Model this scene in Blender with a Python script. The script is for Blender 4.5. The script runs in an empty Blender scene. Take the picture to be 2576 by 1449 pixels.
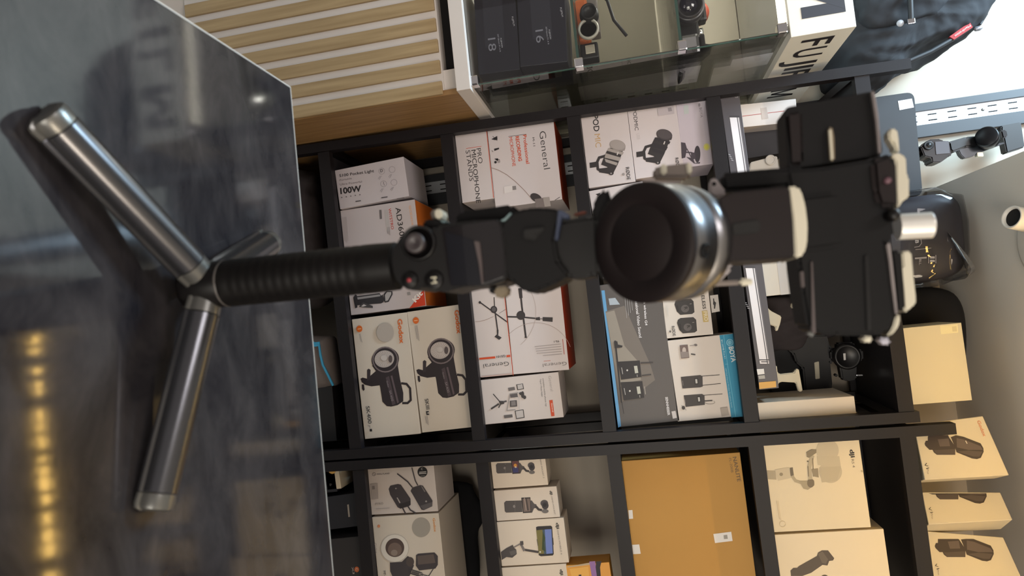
import bpy, bmesh, math, random
from mathutils import Vector, Matrix, noise
random.seed(4)
S = bpy.context.scene
COL = S.collection
# ------------------------------------------------------------------ camera (photo taken with the phone turned on its side)
F = 1700.0; CX, CY = 1288.0, 724.5
M = Matrix(((0.1030763, 0.1784611, 0.9785330), (0.9933145, 0.0329386, -0.1106406), (-0.0519766, 0.9833956, -0.1738728)))
CAM = Vector((0, 0, 1.22))
cd = bpy.data.cameras.new('camera'); cam = bpy.data.objects.new('camera', cd); COL.objects.link(cam)
cd.sensor_width = 36; cd.lens = F / 2576 * 36; cd.clip_start = 0.02
cd.dof.use_dof = True; cd.dof.focus_distance = 1.75; cd.dof.aperture_fstop = 8.5
R = Matrix((M[0], -M[1], -M[2])).transposed()
cam.matrix_world = Matrix.Translation(CAM) @ R.to_4x4()
S.camera = cam
# ------------------------------------------------------------------ world, lights, exposure
S.view_settings.view_transform = 'Standard'; S.view_settings.look = 'None'
S.view_settings.gamma = 1; S.view_settings.use_curve_mapping = False
S.view_settings.exposure = 0.0
W = bpy.data.worlds.new('world'); S.world = W; W.use_nodes = True
W.node_tree.nodes['Background'].inputs[0].default_value = (0.84, 0.75, 0.70, 1)
W.node_tree.nodes['Background'].inputs[1].default_value = 0.36

def area(name, loc, target, size, size_y, power, color):
    l = bpy.data.lights.new(name, 'AREA'); l.shape = 'RECTANGLE'; l.size = size; l.size_y = size_y
    l.energy = power; l.color = color
    o = bpy.data.objects.new(name, l); COL.objects.link(o); o.location = loc
    o.rotation_euler = (Vector(target) - Vector(loc)).to_track_quat('-Z', 'Y').to_euler()
    return o
area('cool_ceiling_light', (-1.0, 1.2, 2.95), (-0.7, 2.0, 2.0), 0.6, 0.5, 66, (0.60, 0.83, 1.0))
area('warm_fill_light', (1.3, -0.5, 1.95), (0.6, 1.7, 1.2), 0.5, 0.5, 15, (1.0, 0.84, 0.64))  # added warm fill for the right-hand shelves, not a lamp of the shop
area('front_fill_light', (-0.3, -0.6, 2.9), (-0.1, 1.6, 1.0), 0.9, 0.9, 32, (1.0, 0.93, 0.9))  # added front fill from above, no known lamp hangs there

area('case_light', (-0.73, 1.80, 1.59), (-0.75, 1.70, 1.0), 0.012, 0.012, 0.03, (1.0, 0.97, 0.88))
area('case_light', (-0.71, 1.94, 1.59), (-0.75, 1.6, 1.0), 0.008, 0.008, 0.012, (1.0, 0.97, 0.88))
area('case_light', (-0.95, 1.6, 1.59), (-0.8, 1.70, 1.0), 0.05, 0.03, 3.4, (1.0, 0.97, 0.88))
area('soffit_fill_light', (0.9, -1.6, 1.2), (0.3, 1.3, 1.75), 1.2, 1.0, 36, (1.0, 0.93, 0.82))  # added low fill that brightens the lower ceiling, no such source known

# ------------------------------------------------------------------ helpers
def ray(px, py): return M.transposed() @ Vector((px - CX, py - CY, F))
def P(px, py, Y=None, Z=None, X=None):
    d = ray(px, py)
    t = (Y - CAM.y) / d.y if Y is not None else ((Z - CAM.z) / d.z if Z is not None else (X - CAM.x) / d.x)
    return CAM + d * t
def zm(ox, oy, s): return lambda x, y: (ox + x / s, oy + y / s)
ID = lambda x, y: (x, y)
def lin(c):
    r = []
    for v in c[:3]:
        v = v / 255; r.append(v / 12.92 if v <= .04045 else ((v + .055) / 1.055) ** 2.4)
    return tuple(r)
_m = {}
def mat(name, col, rough=.6, metal=0, spec=.5, noise=.06, scale=30, bump=0, coat=0, emit=0):
    """procedural principled material, col in 0..255 sRGB"""
    if name in _m: return _m[name]
    m = bpy.data.materials.new(name); m.use_nodes = True; nt = m.node_tree; n = nt.nodes; L = nt.links
    b = n['Principled BSDF']; c = lin(col)
    b.inputs['Roughness'].default_value = rough; b.inputs['Metallic'].default_value = metal
    b.inputs['Specular IOR Level'].default_value = spec; b.inputs['Coat Weight'].default_value = coat
    tc = n.new('ShaderNodeTexCoord'); nz = n.new('ShaderNodeTexNoise'); nz.inputs['Scale'].default_value = scale
    nz.inputs['Detail'].default_value = 3
    L.new(tc.outputs['Object'], nz.inputs['Vector'])
    mx = n.new('ShaderNodeMix'); mx.data_type = 'RGBA'
    mx.inputs[6].default_value = (*[max(0, v * (1 - noise)) for v in c], 1)
    mx.inputs[7].default_value = (*[min(1, v * (1 + noise)) for v in c], 1)
    L.new(nz.outputs['Fac'], mx.inputs[0]); L.new(mx.outputs[2], b.inputs['Base Color'])
    if bump:
        bp = n.new('ShaderNodeBump'); bp.inputs['Strength'].default_value = bump; bp.inputs['Distance'].default_value = .002
        L.new(nz.outputs['Fac'], bp.inputs['Height']); L.new(bp.outputs['Normal'], b.inputs['Normal'])
    if emit:
        b.inputs['Emission Color'].default_value = (*c, 1); b.inputs['Emission Strength'].default_value = emit
    _m[name] = m; return m
def paint(c): return mat('ink_%d_%d_%d' % tuple(c[:3]), c, .55, noise=.02)
def glass(name, tint, gl=.9):
    m = bpy.data.materials.new(name); m.use_nodes = True; nt = m.node_tree; n = nt.nodes; L = nt.links
    n.remove(n['Principled BSDF']); out = n['Material Output']
    t = n.new('ShaderNodeBsdfTransparent'); t.inputs[0].default_value = (*tint, 1)
    g = n.new('ShaderNodeBsdfGlossy'); g.inputs['Roughness'].default_value = .02
    fr = n.new('ShaderNodeFresnel'); fr.inputs['IOR'].default_value = 1.5
    mu = n.new('ShaderNodeMath'); mu.operation = 'MULTIPLY'; mu.inputs[1].default_value = gl
    mx = n.new('ShaderNodeMixShader'); L.new(fr.outputs[0], mu.inputs[0]); L.new(mu.outputs[0], mx.inputs[0])
    L.new(t.outputs[0], mx.inputs[1]); L.new(g.outputs[0], mx.inputs[2]); L.new(mx.outputs[0], out.inputs[0])
    return m
def wood(name, c1, c2, axis='Z'):
    m = bpy.data.materials.new(name); m.use_nodes = True; nt = m.node_tree; n = nt.nodes; L = nt.links
    b = n['Principled BSDF']; b.inputs['Roughness'].default_value = .55
    tc = n.new('ShaderNodeTexCoord'); mp = n.new('ShaderNodeMapping'); nz = n.new('ShaderNodeTexNoise')
    mp.inputs['Scale'].default_value = {'Z': (60, 60, 3), 'X': (3, 60, 60)}[axis]
    nz.inputs['Scale'].default_value = 1.5; nz.inputs['Detail'].default_value = 6
    L.new(tc.outputs['Object'], mp.inputs[0]); L.new(mp.outputs[0], nz.inputs['Vector'])
    cr = n.new('ShaderNodeValToRGB'); cr.color_ramp.elements[0].position = .3; cr.color_ramp.elements[1].position = .7
    cr.color_ramp.elements[0].color = (*lin(c1), 1); cr.color_ramp.elements[1].color = (*lin(c2), 1)
    L.new(nz.outputs['Fac'], cr.inputs[0]); L.new(cr.outputs[0], b.inputs['Base Color'])
    return m

class MB:
    """mesh collector: several shapes, several materials, one object"""
    def __init__(s): s.v = []; s.f = []; s.mi = []; s.m = []; s.sm = []
    def _mi(s, m):
        if m not in s.m: s.m.append(m)
        return s.m.index(m)
    def add(s, vs, fs, m, smooth=False):
        b = len(s.v); s.v += [tuple(v) for v in vs]; k = s._mi(m)
        for f in fs: s.f.append([b + i for i in f]); s.mi.append(k); s.sm.append(smooth)
    def box(s, lo, hi, m, bev=0):
        bm = bmesh.new(); bmesh.ops.create_cube(bm, size=1)
        lo, hi = Vector(lo), Vector(hi)
        for v in bm.verts: v.co = Vector([lo[i] + (v.co[i] + .5) * (hi[i] - lo[i]) for i in range(3)])
        if bev: bmesh.ops.bevel(bm, geom=bm.edges[:], offset=bev, segments=2, affect='EDGES', profile=.6)
        s.bm(bm, m)
    def bm(s, bm, m, smooth=False, mx=None):
        bm.verts.ensure_lookup_table()
        for i, v in enumerate(bm.verts): v.index = i
        vs = [(mx @ v.co if mx else v.co.copy()) for v in bm.verts]
        s.add(vs, [[v.index for v in f.verts] for f in bm.faces], m, smooth); bm.free()
    def hexa(s, c, m):   # c: 8 corners, bottom 4 then top 4 (front-left, front-right, back-right, back-left)
        s.add(c, [[3, 2, 1, 0], [4, 5, 6, 7], [0, 1, 5, 4], [1, 2, 6, 5], [2, 3, 7, 6], [3, 0, 4, 7]], m)
    def bar(s, a, b, w, d, m, up=(0, -1, 0)):    # square bar from a to b
        a, b = Vector(a), Vector(b); t = (b - a).normalized(); u = Vector(up); u = (u - u.dot(t) * t).normalized(); r = t.cross(u)
        c = []
        for p in (a, b):
            for x, y in ((-1, -1), (1, -1), (1, 1), (-1, 1)): c.append(p + r * x * w / 2 + u * y * d / 2)
        s.hexa(c, m)
    def tube(s, pts, rs, m, n=20, caps=True, smooth=True):
        pts = [Vector(p) for p in pts]
        if not isinstance(rs, (list, tuple)): rs = [rs] * len(pts)
        vs = []; fs = []; ref = Vector((0.13, .2, .97))
        for i, p in enumerate(pts):
            t = (pts[min(i + 1, len(pts) - 1)] - pts[max(i - 1, 0)])
            t = t.normalized() if t.length > 0 else Vector((0, 0, 1))
            if i and (pts[i] - pts[i - 1]).length < 1e-7: t = lt
            if abs(t.dot(ref)) > .95: ref = Vector((1, .1, 0))
            lt = t
            a = (ref - ref.dot(t) * t).normalized(); b = t.cross(a)
            for k in range(n):
                th = 2 * math.pi * k / n; vs.append(p + (a * math.cos(th) + b * math.sin(th)) * rs[i])
        for i in range(len(pts) - 1):
            for k in range(n): fs.append([i * n + k, i * n + (k + 1) % n, (i + 1) * n + (k + 1) % n, (i + 1) * n + k])
        s.add(vs, fs, m, smooth)
        if caps:
            s.add(vs[:n], [list(range(n))[::-1]], m); s.add(vs[-n:], [list(range(n))], m)
    def prof(s, a, ax, prof, m, n=40, smooth=True):   # lathe: prof = [(dist along ax, radius)]
        a = Vector(a); ax = Vector(ax).normalized()
        r = Vector((0, 0, 1)) if abs(ax.z) < .9 else Vector((1, 0, 0)); u = (r - r.dot(ax) * ax).normalized(); w = ax.cross(u)
        vs = []; fs = []
        for d, q in prof:
            for k in range(n):
                th = 2 * math.pi * k / n; vs.append(a + ax * d + (u * math.cos(th) + w * math.sin(th)) * q)
        for i in range(len(prof) - 1):
            for k in range(n): fs.append([i * n + k, i * n + (k + 1) % n, (i + 1) * n + (k + 1) % n, (i + 1) * n + k])
        s.add(vs, fs, m, smooth)
        if prof[0][1] > 1e-5: s.add(vs[:n], [list(range(n))[::-1]], m)
        if prof[-1][1] > 1e-5: s.add(vs[-n:], [list(range(n))], m)
    def slab(s, pts, depth, m, back=Vector((0, 1, 0)), bev=0):
        """thick plate: outline (3D points) extruded backwards, optionally rounded"""
        bm = bmesh.new(); vs = [bm.verts.new(p) for p in pts]; f = bm.faces.new(vs)
        r = bmesh.ops.extrude_face_region(bm, geom=[f])
        bmesh.ops.translate(bm, verts=[v for v in r['geom'] if isinstance(v, bmesh.types.BMVert)], vec=back * depth)
        bmesh.ops.recalc_face_normals(bm, faces=bm.faces[:])
        if bev: bmesh.ops.bevel(bm, geom=bm.edges[:], offset=bev, segments=2, affect='EDGES', clamp_overlap=True)
        s.bm(bm, m)
    def puff(s, pts, depth, m, back=Vector((0, 1, 0)), rings=9, wr=0, fr=.5, p=2.6, cr=0, fq=14):
        """soft bulging body from an outline: front bulges by fr*depth, back by the rest"""
        n = len(pts); c = Vector((0, 0, 0))
        for q in pts: c += Vector(q)
        c /= n; fs = []; vs = []
        def ring(sc, off):
            for i, q in enumerate(pts):
                w = wr * math.sin(i * 2.3 + sc * 17) * (1 - sc) * 3 * sc
                vs.append(c + (Vector(q) - c) * (sc + w) + back * off)
        prof = []
        for k in range(rings): 
            sc = math.cos((1 - k / (rings - 1)) * math.pi / 2 * .97 ); prof.append((sc, -fr * depth * (1 - sc ** p) ** (1 / p)))
        for k in range(rings - 2, -1, -1):
            sc = prof[k][0]; prof.append((sc, (1 - fr) * depth * (1 - sc ** p) ** (1 / p)))
        for sc, off in prof: ring(sc, off)
        R_ = len(prof)
        for i in range(R_ - 1):
            for k in range(n): fs.append([i * n + k, i * n + (k + 1) % n, (i + 1) * n + (k + 1) % n, (i + 1) * n + k])
        fs.append(list(range(n))[::-1]); fs.append([(R_ - 1) * n + k for k in range(n)])
        bm = bmesh.new(); bv = [bm.verts.new(v) for v in vs]
        for f in fs: bm.faces.new([bv[i] for i in f])
        bmesh.ops.recalc_face_normals(bm, faces=bm.faces[:])
        if cr:
            bmesh.ops.subdivide_edges(bm, edges=bm.edges[:], cuts=1, use_grid_fill=True); bm.normal_update()
            for v in bm.verts:
                q = Vector((v.co.x * fq * 1.6, v.co.y * fq * .6, v.co.z * fq * .55)); w = 1 - 2 * abs(noise.noise(q)) ; w2 = noise.noise(v.co * fq * 3)
                v.co += v.normal * cr * (w * 1.0 - .7 + w2 * .25)
        s.bm(bm, m, True)
    def build(s, name, parent=None, mw=None, local=False):
        me = bpy.data.meshes.new(name)
        o = bpy.data.objects.new(name, me); COL.objects.link(o)
        vs = s.v
        if parent is not None:
            o.parent = parent
            if not local:
                base = parent
                inv = world_of(parent).inverted(); vs = [inv @ Vector(v) for v in vs]
        me.from_pydata([tuple(v) for v in vs], [], s.f)
        for m in s.m: me.materials.append(m)
        me.polygons.foreach_set('material_index', s.mi); me.polygons.foreach_set('use_smooth', s.sm)
        me.update(); return o
_w = {}
def world_of(o):
    m = Matrix.Identity(4)
    while o is not None: m = _w.get(o.name, Matrix.Identity(4)) @ m; o = o.parent
    return m
def tag(o, label, cat, group=None):
    o['label'] = label; o['category'] = cat
    if group: o['group'] = group
    return o
def thing(name, label, cat, loc=(0, 0, 0), group=None, mw=None):
    o = bpy.data.objects.new(name, None); COL.objects.link(o); o.empty_display_size = .02
    mx = mw if mw is not None else Matrix.Translation(Vector(loc)); o.matrix_local = mx; _w[o.name] = mx.copy()
    return tag(o, label, cat, group)
def struct(o): o['kind'] = 'structure'; return o

_t = {}
def glyphs(txt, bold):
    if 'M' in txt: bold = 0
    k = (txt, bold)
    if k in _t: return _t[k]
    cu = bpy.data.curves.new('lettering', 'FONT'); cu.body = txt; cu.size = 1; cu.offset = bold; cu.resolution_u = 3
    o = bpy.data.objects.new('lettering', cu); COL.objects.link(o)
    dg = bpy.context.evaluated_depsgraph_get(); me = o.evaluated_get(dg).to_mesh()
    vs = [(v.co.x, v.co.y) for v in me.vertices]; fs = [list(p.vertices) for p in me.polygons]
    o.evaluated_get(dg).to_mesh_clear(); bpy.data.objects.remove(o); bpy.data.curves.remove(cu)
    _t[k] = (vs, fs); return _t[k]

class Face:
    """a flat face in space that can be printed on; art is given where the photo shows it and lands on the real face"""
    def __init__(s, o, u, v, z=ID):
        s.o, s.u, s.v = Vector(o), Vector(u).normalized(), Vector(v).normalized(); s.n = s.u.cross(s.v); s.z = z
        s.pic = MB(); s.let = MB(); s.stks = []; s.k = 0
    def ab(s, x, y):
        px, py = s.z(x, y); d = ray(px, py); t = (s.o - CAM).dot(s.n) / d.dot(s.n); q = CAM + d * t - s.o
        return (q.dot(s.u), q.dot(s.v))
    def _lift(s): s.k += 1; return -.0003 - s.k * .00006
    def flat(s, ab, c, mb=None):
        l = s._lift(); (mb or s.pic).add([(a, l, b) for a, b in ab], [list(range(len(ab)))], paint(c) if not isinstance(c, bpy.types.Material) else c)
    def poly(s, pts, c, mb=None): s.flat([s.ab(*p) for p in pts], c, mb)
    def sticker(s, pts, c=(225, 222, 220)): b = MB(); s.poly(pts, c, b); s.stks.append(b)
    def disc(s, cx, cy, rx, ry, c, rot=0, n=36):
        s.poly([(cx + rx * math.cos(t) * math.cos(rot) - ry * math.sin(t) * math.sin(rot), cy + rx * math.cos(t) * math.sin(rot) + ry * math.sin(t) * math.cos(rot)) for t in [2 * math.pi * i / n for i in range(n)]], c)
    def line(s, pts, w, c, mb=None):
        """stroke; w in picture units of the face's own sketch"""
        l = s._lift(); m = paint(c); b = mb or s.pic
        for i in range(len(pts) - 1):
            (x0, y0), (x1, y1) = pts[i], pts[i + 1]; L = math.hypot(x1 - x0, y1 - y0) or 1; nx, ny = -(y1 - y0) / L * w / 2, (x1 - x0) / L * w / 2
            ex, ey = (x1 - x0) / L * w * .2, (y1 - y0) / L * w * .2
            q = [s.ab(x0 + nx - ex, y0 + ny - ey), s.ab(x1 + nx + ex, y1 + ny + ey), s.ab(x1 - nx + ex, y1 - ny + ey), s.ab(x0 - nx - ex, y0 - ny - ey)]
            b.add([(a, l - i * 1e-6, c_) for a, c_ in q], [[0, 1, 2, 3]], m)
    def arc(s, cx, cy, r, a0, a1, w, c, n=24, ry=None):
        ry = ry or r
        s.line([(cx + r * math.cos(math.radians(a0 + (a1 - a0) * i / n)), cy + ry * math.sin(math.radians(a0 + (a1 - a0) * i / n))) for i in range(n + 1)], w, c)
    def text(s, txt, A, B, h, c, bold=0.0, mb=None):
        """baseline from A to B, capitals h high (same units as A and B)"""
        vs, fs = glyphs(txt, bold)
        if not vs: return
        a, b = Vector(s.ab(*A)), Vector(s.ab(*B)); d = b - a; L = d.length; d /= L; up = Vector((-d.y, d.x))
        sc = L / math.hypot(B[0] - A[0], B[1] - A[1])
        x0 = min(v[0] for v in vs); x1 = max(v[0] for v in vs); kx = L / (x1 - x0); ky = h * sc / .69; l = s._lift()
        out = []
        for x, y in vs:
            q = a + d * (x - x0) * kx + up * y * ky; out.append((q.x, l, q.y))
        (mb or s.let).add(out, fs, paint(c) if not isinstance(c, bpy.types.Material) else c)
    def bars(s, A, B, h, n, c):
        """lines too small to read, as thin grey strokes stacked below a first line"""
        (x0, y0), (x1, y1) = A, B
        for i in range(n): s.line([(x0 - i * h, y0 + i * h * .1), (x1 - i * h, y1 - (i % 3) * h * .8)], h * .38, c, s.let)
    def done(s, root, names=('printed_picture', 'printed_lettering', 'price_sticker')):
        for mb, nm in [(s.pic, names[0]), (s.let, names[1])] + [(q, names[2]) for q in s.stks]:
            if mb.v: mb.build(nm, root, local=True)

class Carton(Face):
    def __init__(s, name, label, cat, c, Y, depth, col=(205, 196, 194), z=ID, cz=None, top=None, right=None, rest=None, group=None, bev=.0012, lean=0, rough=.5):
        cz = cz or z
        p = [P(*cz(*q), Y=Y) for q in c]; BL, BR, TR, TL = p
        u = ((BR - BL) + (TR - TL)) / 2; v = ((TL - BL) + (TR - BR)) / 2; w, h = u.length, v.length
        au = math.atan2(u.z, u.x); av = math.atan2(v.z, v.x) - math.pi / 2; a = (au + av) / 2
        u = Vector((math.cos(a), 0, math.sin(a))); v = Vector((-math.sin(a), 0, math.cos(a)))
        o = (BL + BR + TR + TL) / 4 - u * w / 2 - v * h / 2
        super().__init__(o, u, v, z)
        w -= .0012; s.w, s.h, s.d = w, h, depth
        mz = min(o.z, o.z + u.z * w); dz = 0
        if Y > 1.6:
            bd = BD[0] if o.x < .3 else BD[1]
            lv = [q for q in bd if q - .03 < mz < q]
            if rest in LV: rest = bd[LV.index(rest)]
            elif lv: rest = lv[0]
            if rest is not None:
                dz = rest + .0004 - mz
                if dz < -.0005: o = o + v * dz; h -= dz; s.o = o; s.h = h; dz = 0; mz = rest   # the foot stands lower, out of sight
            up = [q for q in bd if q > mz + dz + .04]; hi = o.z + dz + h * v.z + max(0, u.z * w)
            if up and hi > up[0] - .0205: h -= hi - up[0] + .0205; s.h = h
        o2 = o + Vector((0, 0, dz))
        mw = Matrix(((u.x, 0, v.x, o2.x), (0, 1, 0, o2.y), (u.z, 0, v.z, o2.z), (0, 0, 0, 1)))
        s.root = thing(name, label, cat, mw=mw, group=group)
        body = MB(); body.box((0, 0, 0), (w, depth, h), mat('card_%d_%d_%d' % tuple(col), col, rough, noise=.03, scale=12), bev)
        s.body = body
        s.tops = (top, right)
        s.sides = {}
        for cc, test in ((top, 2), (right, 0)):
            if cc:
                k = body._mi(mat('card_%d_%d_%d' % tuple(cc), cc, .5, noise=.03)); lim = (w, depth, h)[test] - 1e-4
                for i, f in enumerate(body.f):
                    if all(body.v[q][test] > lim for q in f): body.mi[i] = k
    def end(s):
        p = s.pic                       # the printed picture is part of the carton's own surface
        if p.v:
            b0 = len(s.body.v); s.body.v += p.v
            for f, k in zip(p.f, p.mi): s.body.f.append([b0 + i for i in f]); s.body.mi.append(s.body._mi(p.m[k])); s.body.sm.append(False)
        s.body.build('carton_body', s.root, local=True); s.pic = MB(); s.done(s.root)

LV = [.150, .5005, .8105, 1.1345, 1.4720, 1.8060]      # top edges of the shelf beams
BD = ([.149, .4728, .8122, 1.1405, 1.4790, 1.8050], [.149, .4886, .8196, 1.1470, 1.4810, 1.8000])      # tops of the boards, left and right rack
BT = ([(.150, .150), (.488, .503), (.8205, .826), (1.1415, 1.146), (1.4755, 1.4735), (1.806, 1.806)], [(.150, .150), (.505, .503), (.828, .834), (1.149, 1.160), (1.4755, 1.485), (1.801, 1.801)])
BLK = (38, 34, 36); WHITE = (214, 204, 203); CREAM = (222, 209, 190)
METAL = mat('shelf_powder_coat', (22, 18, 21), .5, spec=.3, noise=.15, scale=18, bump=.05)
BOARD = mat('shelf_board_laminate', (24, 21, 25), .6, noise=.12)
WALLW = mat('white_wall_paint', (178, 168, 154), .8, noise=.03, scale=4, bump=.05)
SOFF = mat('grey_ceiling_paint', (240, 233, 222), .85, noise=.05, scale=3)
BPL = mat('black_plastic', (17, 16, 18), .42, noise=.15)
BPM = mat('black_satin_metal', (20, 18, 20), .3, metal=.4, noise=.1)
SIL = mat('cream_grey_metal', (205, 198, 180), .35, metal=.55, noise=.05)
CHR = mat('chrome', (225, 225, 228), .12, metal=1, noise=.03)
FAB = mat('black_nylon_fabric', (28, 28, 34), .85, noise=.3, scale=45, bump=.5)
FABD = mat('dark_grey_fabric', (52, 46, 48), .9, noise=.35, scale=30, bump=.6)
STEEL = mat('galvanised_steel', (205, 210, 216), .4, metal=.5, noise=.05)
DGREY = mat('dark_grey_paint', (50, 53, 58), .5, noise=.05)
HOLE = mat('dark_opening', (12, 11, 12), .8)
# ================================================================== the room
YW = 2.03
def sbox(name, lo, hi, m, mats=None):
    b = MB(); b.box(lo, hi, m); return struct(b.build(name))
sbox('floor', (-2.4, -2.0, -.05), (2.6, YW + .1, 0), mat('floor_tiles', (190, 184, 174), .5, noise=.05, scale=2))
sbox('wall_back', (-2.4, YW, 0), (2.6, YW + .1, 3.2), WALLW)
sbox('wall_left', (-2.5, -2.0, 0), (-2.4, YW, 3.2), WALLW)
sbox('ceiling', (-2.4, .2, 3.15), (-.245, YW, 3.2), WALLW)
sbox('ceiling.001', (-.245, -.9, 2.045), (2.6, YW, 2.12), SOFF)      # the lower ceiling over the right of the shop
# ------------------------------------------------------------------ counter in front
cr = thing('counter_table', 'long dark slate-look counter under the standing gimbal, in front of the shelves', 'counter', (0, 0, 0))
def slate():
    m = bpy.data.materials.new('slate_look_laminate'); m.use_nodes = True; nt = m.node_tree; n = nt.nodes; L = nt.links
    b = n['Principled BSDF']; tc = n.new('ShaderNodeTexCoord')
    n1 = n.new('ShaderNodeTexNoise'); n1.inputs['Scale'].default_value = 14; n1.inputs['Detail'].default_value = 9; n1.inputs['Roughness'].default_value = .62; n1.inputs['Distortion'].default_value = .5
    mp = n.new('ShaderNodeMapping'); mp.inputs['Scale'].default_value = (1, 1.9, 1); mp.inputs['Rotation'].default_value = (0, 0, .6)
    L.new(tc.outputs['Object'], mp.inputs[0]); L.new(mp.outputs[0], n1.inputs['Vector'])
    cr_ = n.new('ShaderNodeValToRGB'); e = cr_.color_ramp.elements; e[0].position = .30; e[0].color = (.012, .0115, .015, 1); e[1].position = .72; e[1].color = (.055, .051, .054, 1)
    L.new(n1.outputs['Fac'], cr_.inputs[0]); L.new(cr_.outputs[0], b.inputs['Base Color'])
    n2 = n.new('ShaderNodeTexNoise'); n2.inputs['Scale'].default_value = 26; n2.inputs['Detail'].default_value = 5
    L.new(tc.outputs['Object'], n2.inputs['Vector'])
    mr = n.new('ShaderNodeMapRange'); mr.inputs['To Min'].default_value = .05; mr.inputs['To Max'].default_value = .09
    L.new(n2.outputs['Fac'], mr.inputs['Value']); L.new(mr.outputs[0], b.inputs['Roughness'])
    b.inputs['IOR'].default_value = 1.42
    bp = n.new('ShaderNodeBump'); bp.inputs['Strength'].default_value = .06; bp.inputs['Distance'].default_value = .001
    L.new(n2.outputs['Fac'], bp.inputs['Height']); L.new(bp.outputs['Normal'], b.inputs['Normal']); return m
TX, TY = -.2635, .634
b = MB(); b.box((TX, -.5, .872), (.95, TY, .9), slate(), .0008); b.build('tabletop', cr)
b = MB(); w_ = mat('counter_edge_highlight', (190, 190, 188), .4)  # highlight along the tabletop's bevel, painted as thin pale strips
b.box((TX - .0012, -.5, .872), (TX, TY, .8998), w_); b.box((TX - .0012, TY, .872), (.95, TY + .0012, .8998), w_); b.build('edge_highlight', cr)
b = MB(); b.box((TX + .06, -.45, 0), (.9, TY - .25, .872), mat('counter_body_laminate', (60, 56, 56), .6)); b.build('cabinet_body', cr)

# ------------------------------------------------------------------ display cabinet on the left
WD = wood('oak_veneer', (146, 124, 90), (170, 148, 112)); WDS = wood('oak_side_panel', (128, 96, 58), (156, 122, 80))
wl = mat('white_cabinet_laminate', (204, 197, 192), .5, noise=.02)
CXR = -.531; CZ0, CZ1 = .218, .852
cb = thing('slatted_cabinet', 'low white cabinet with vertical oak slats, under the glass case at the left', 'cabinet', (-.9, 1.42, 0))
b = MB(); b.box((-1.35, 1.485, .03), (CXR - .012, 1.98, CZ1), wl); b.build('carcass', cb)
b = MB(); b.box((CXR - .012, 1.47, .03), (CXR, 1.98, .8836), WDS); b.build('side_panel', cb)
b = MB(); b.box((-1.35, 1.470, CZ0), (CXR - .012, 1.485, CZ1), wl)
for i in range(17):
    x1 = CXR - .002 - i * .0491
    b.box((x1 - .0303, 1.4625, CZ0 + .004), (x1, 1.47 if i == 0 else 1.4705, CZ1 - .003), WD, .002)
b.build('slatted_door', cb)
b = MB(); b.box((-1.35, 1.476, .03), (CXR - .02, 1.485, CZ0 - .004), wl); b.build('plinth', cb)
b = MB(); b.box((-1.35, 1.51, .852), (CXR - .06, 1.98, .8836), HOLE); b.box((CXR - .06, 1.476, .852), (CXR - .012, 1.98, .8836), wl); b.build('shadow_gap_filler', cb)

# ------------------------------------------------------------------ glass case with the lettered sign box
GX = -.5433
gl = glass('green_tinted_glass', (.965, .972, .962)); ge = mat('green_glass_edge', (64, 92, 84), .1, noise=.1)
gc = thing('glass_display_case', 'glass display case with a white lettered sign box on top, beside the shelves', 'display case', (-.9, 1.46, .884))
b = MB(); b.box((-1.35, 1.452, .884), (CXR + .001, 2.0, .9162), wl, .001); b.build('base_board', gc)
Z0, Z1 = .9165, 1.598
b = MB(); b.box((-1.35, 1.47, Z0), (GX, 1.475, Z1), gl); b.build('front_pane', gc)
b = MB(); b.box((GX - .005, 1.4755, Z0), (GX, 1.98, Z1), gl); b.build('side_pane', gc)
b = MB(); b.box((-1.35, 1.985, Z0), (GX, 1.995, Z1), mat('case_back_panel', (160, 152, 134), .6, noise=.08, scale=5)); b.build('back_panel', gc)
for zz in (1.156, 1.378):
    b = MB(); b.box((-1.35, 1.48, zz), (GX - .007, 1.97, zz + .006), gl); b.box((-1.35, 1.4785, zz), (GX - .007, 1.48, zz + .006), ge); b.build('glass_shelf', gc)
for x, y, z in ((GX - .004, 1.468, 1.159), (GX - .004, 1.468, 1.381), (GX - .004, 1.467, 1.585), (GX - .004, 1.467, .922)):
    b = MB(); b.box((x - .016, y - .004, z - .009), (x + .006, y + .022, z + .011), CHR, .003); b.build('corner_clip', gc)
b = MB(); b.box((GX - .0005, 1.4695, Z0), (GX + .0008, 1.4755, Z1), ge); b.build('pane_edge', gc)
sgm = mat('white_sign_board', (226, 224, 214), .5, noise=.02)
b = MB(); b.box((-1.35, 1.46, 1.599), (-.528, 1.98, 1.7258), sgm, .001); sg = b.build('sign_box', gc)
# lettering of the sign
f = Face((-.528, 1.46, 1.599), (0, 1, 0), (0, 0, 1)); ink = paint((34, 30, 34))
s0 = .03; ch = .064
for i, c in enumerate('FUJIFILM'):
    vs, fs = glyphs(c, .012)
    if c == 'M': vs = [(0, 0), (.15, 0), (.15, .69), (0, .69), (.7, 0), (.85, 0), (.85, .69), (.7, .69), (.02, .69), (.17, .69), (.5, .06), (.35, .06), (.68, .69), (.83, .69), (.5, .06), (.36, .06)]; fs = [[0, 1, 2, 3], [4, 5, 6, 7], [8, 9, 10, 11], [12, 13, 14, 15]]
    w = {'F': .042, 'U': .05, 'J': .036, 'I': .016, 'L': .04, 'M': .062}[c]
    x0 = min(v[0] for v in vs); x1 = max(v[0] for v in vs); wr = w - .0
    f.let.add([(s0 + (x - x0) / (x1 - x0) * w, -.0006, .03 + y / .69 * ch) for x, y in vs], fs, ink); s0 += w + .013
mwf = Matrix(((0, -1, 0, -.528), (1, 0, 0, 1.46), (0, 0, 1, 1.599), (0, 0, 0, 1)))
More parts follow.
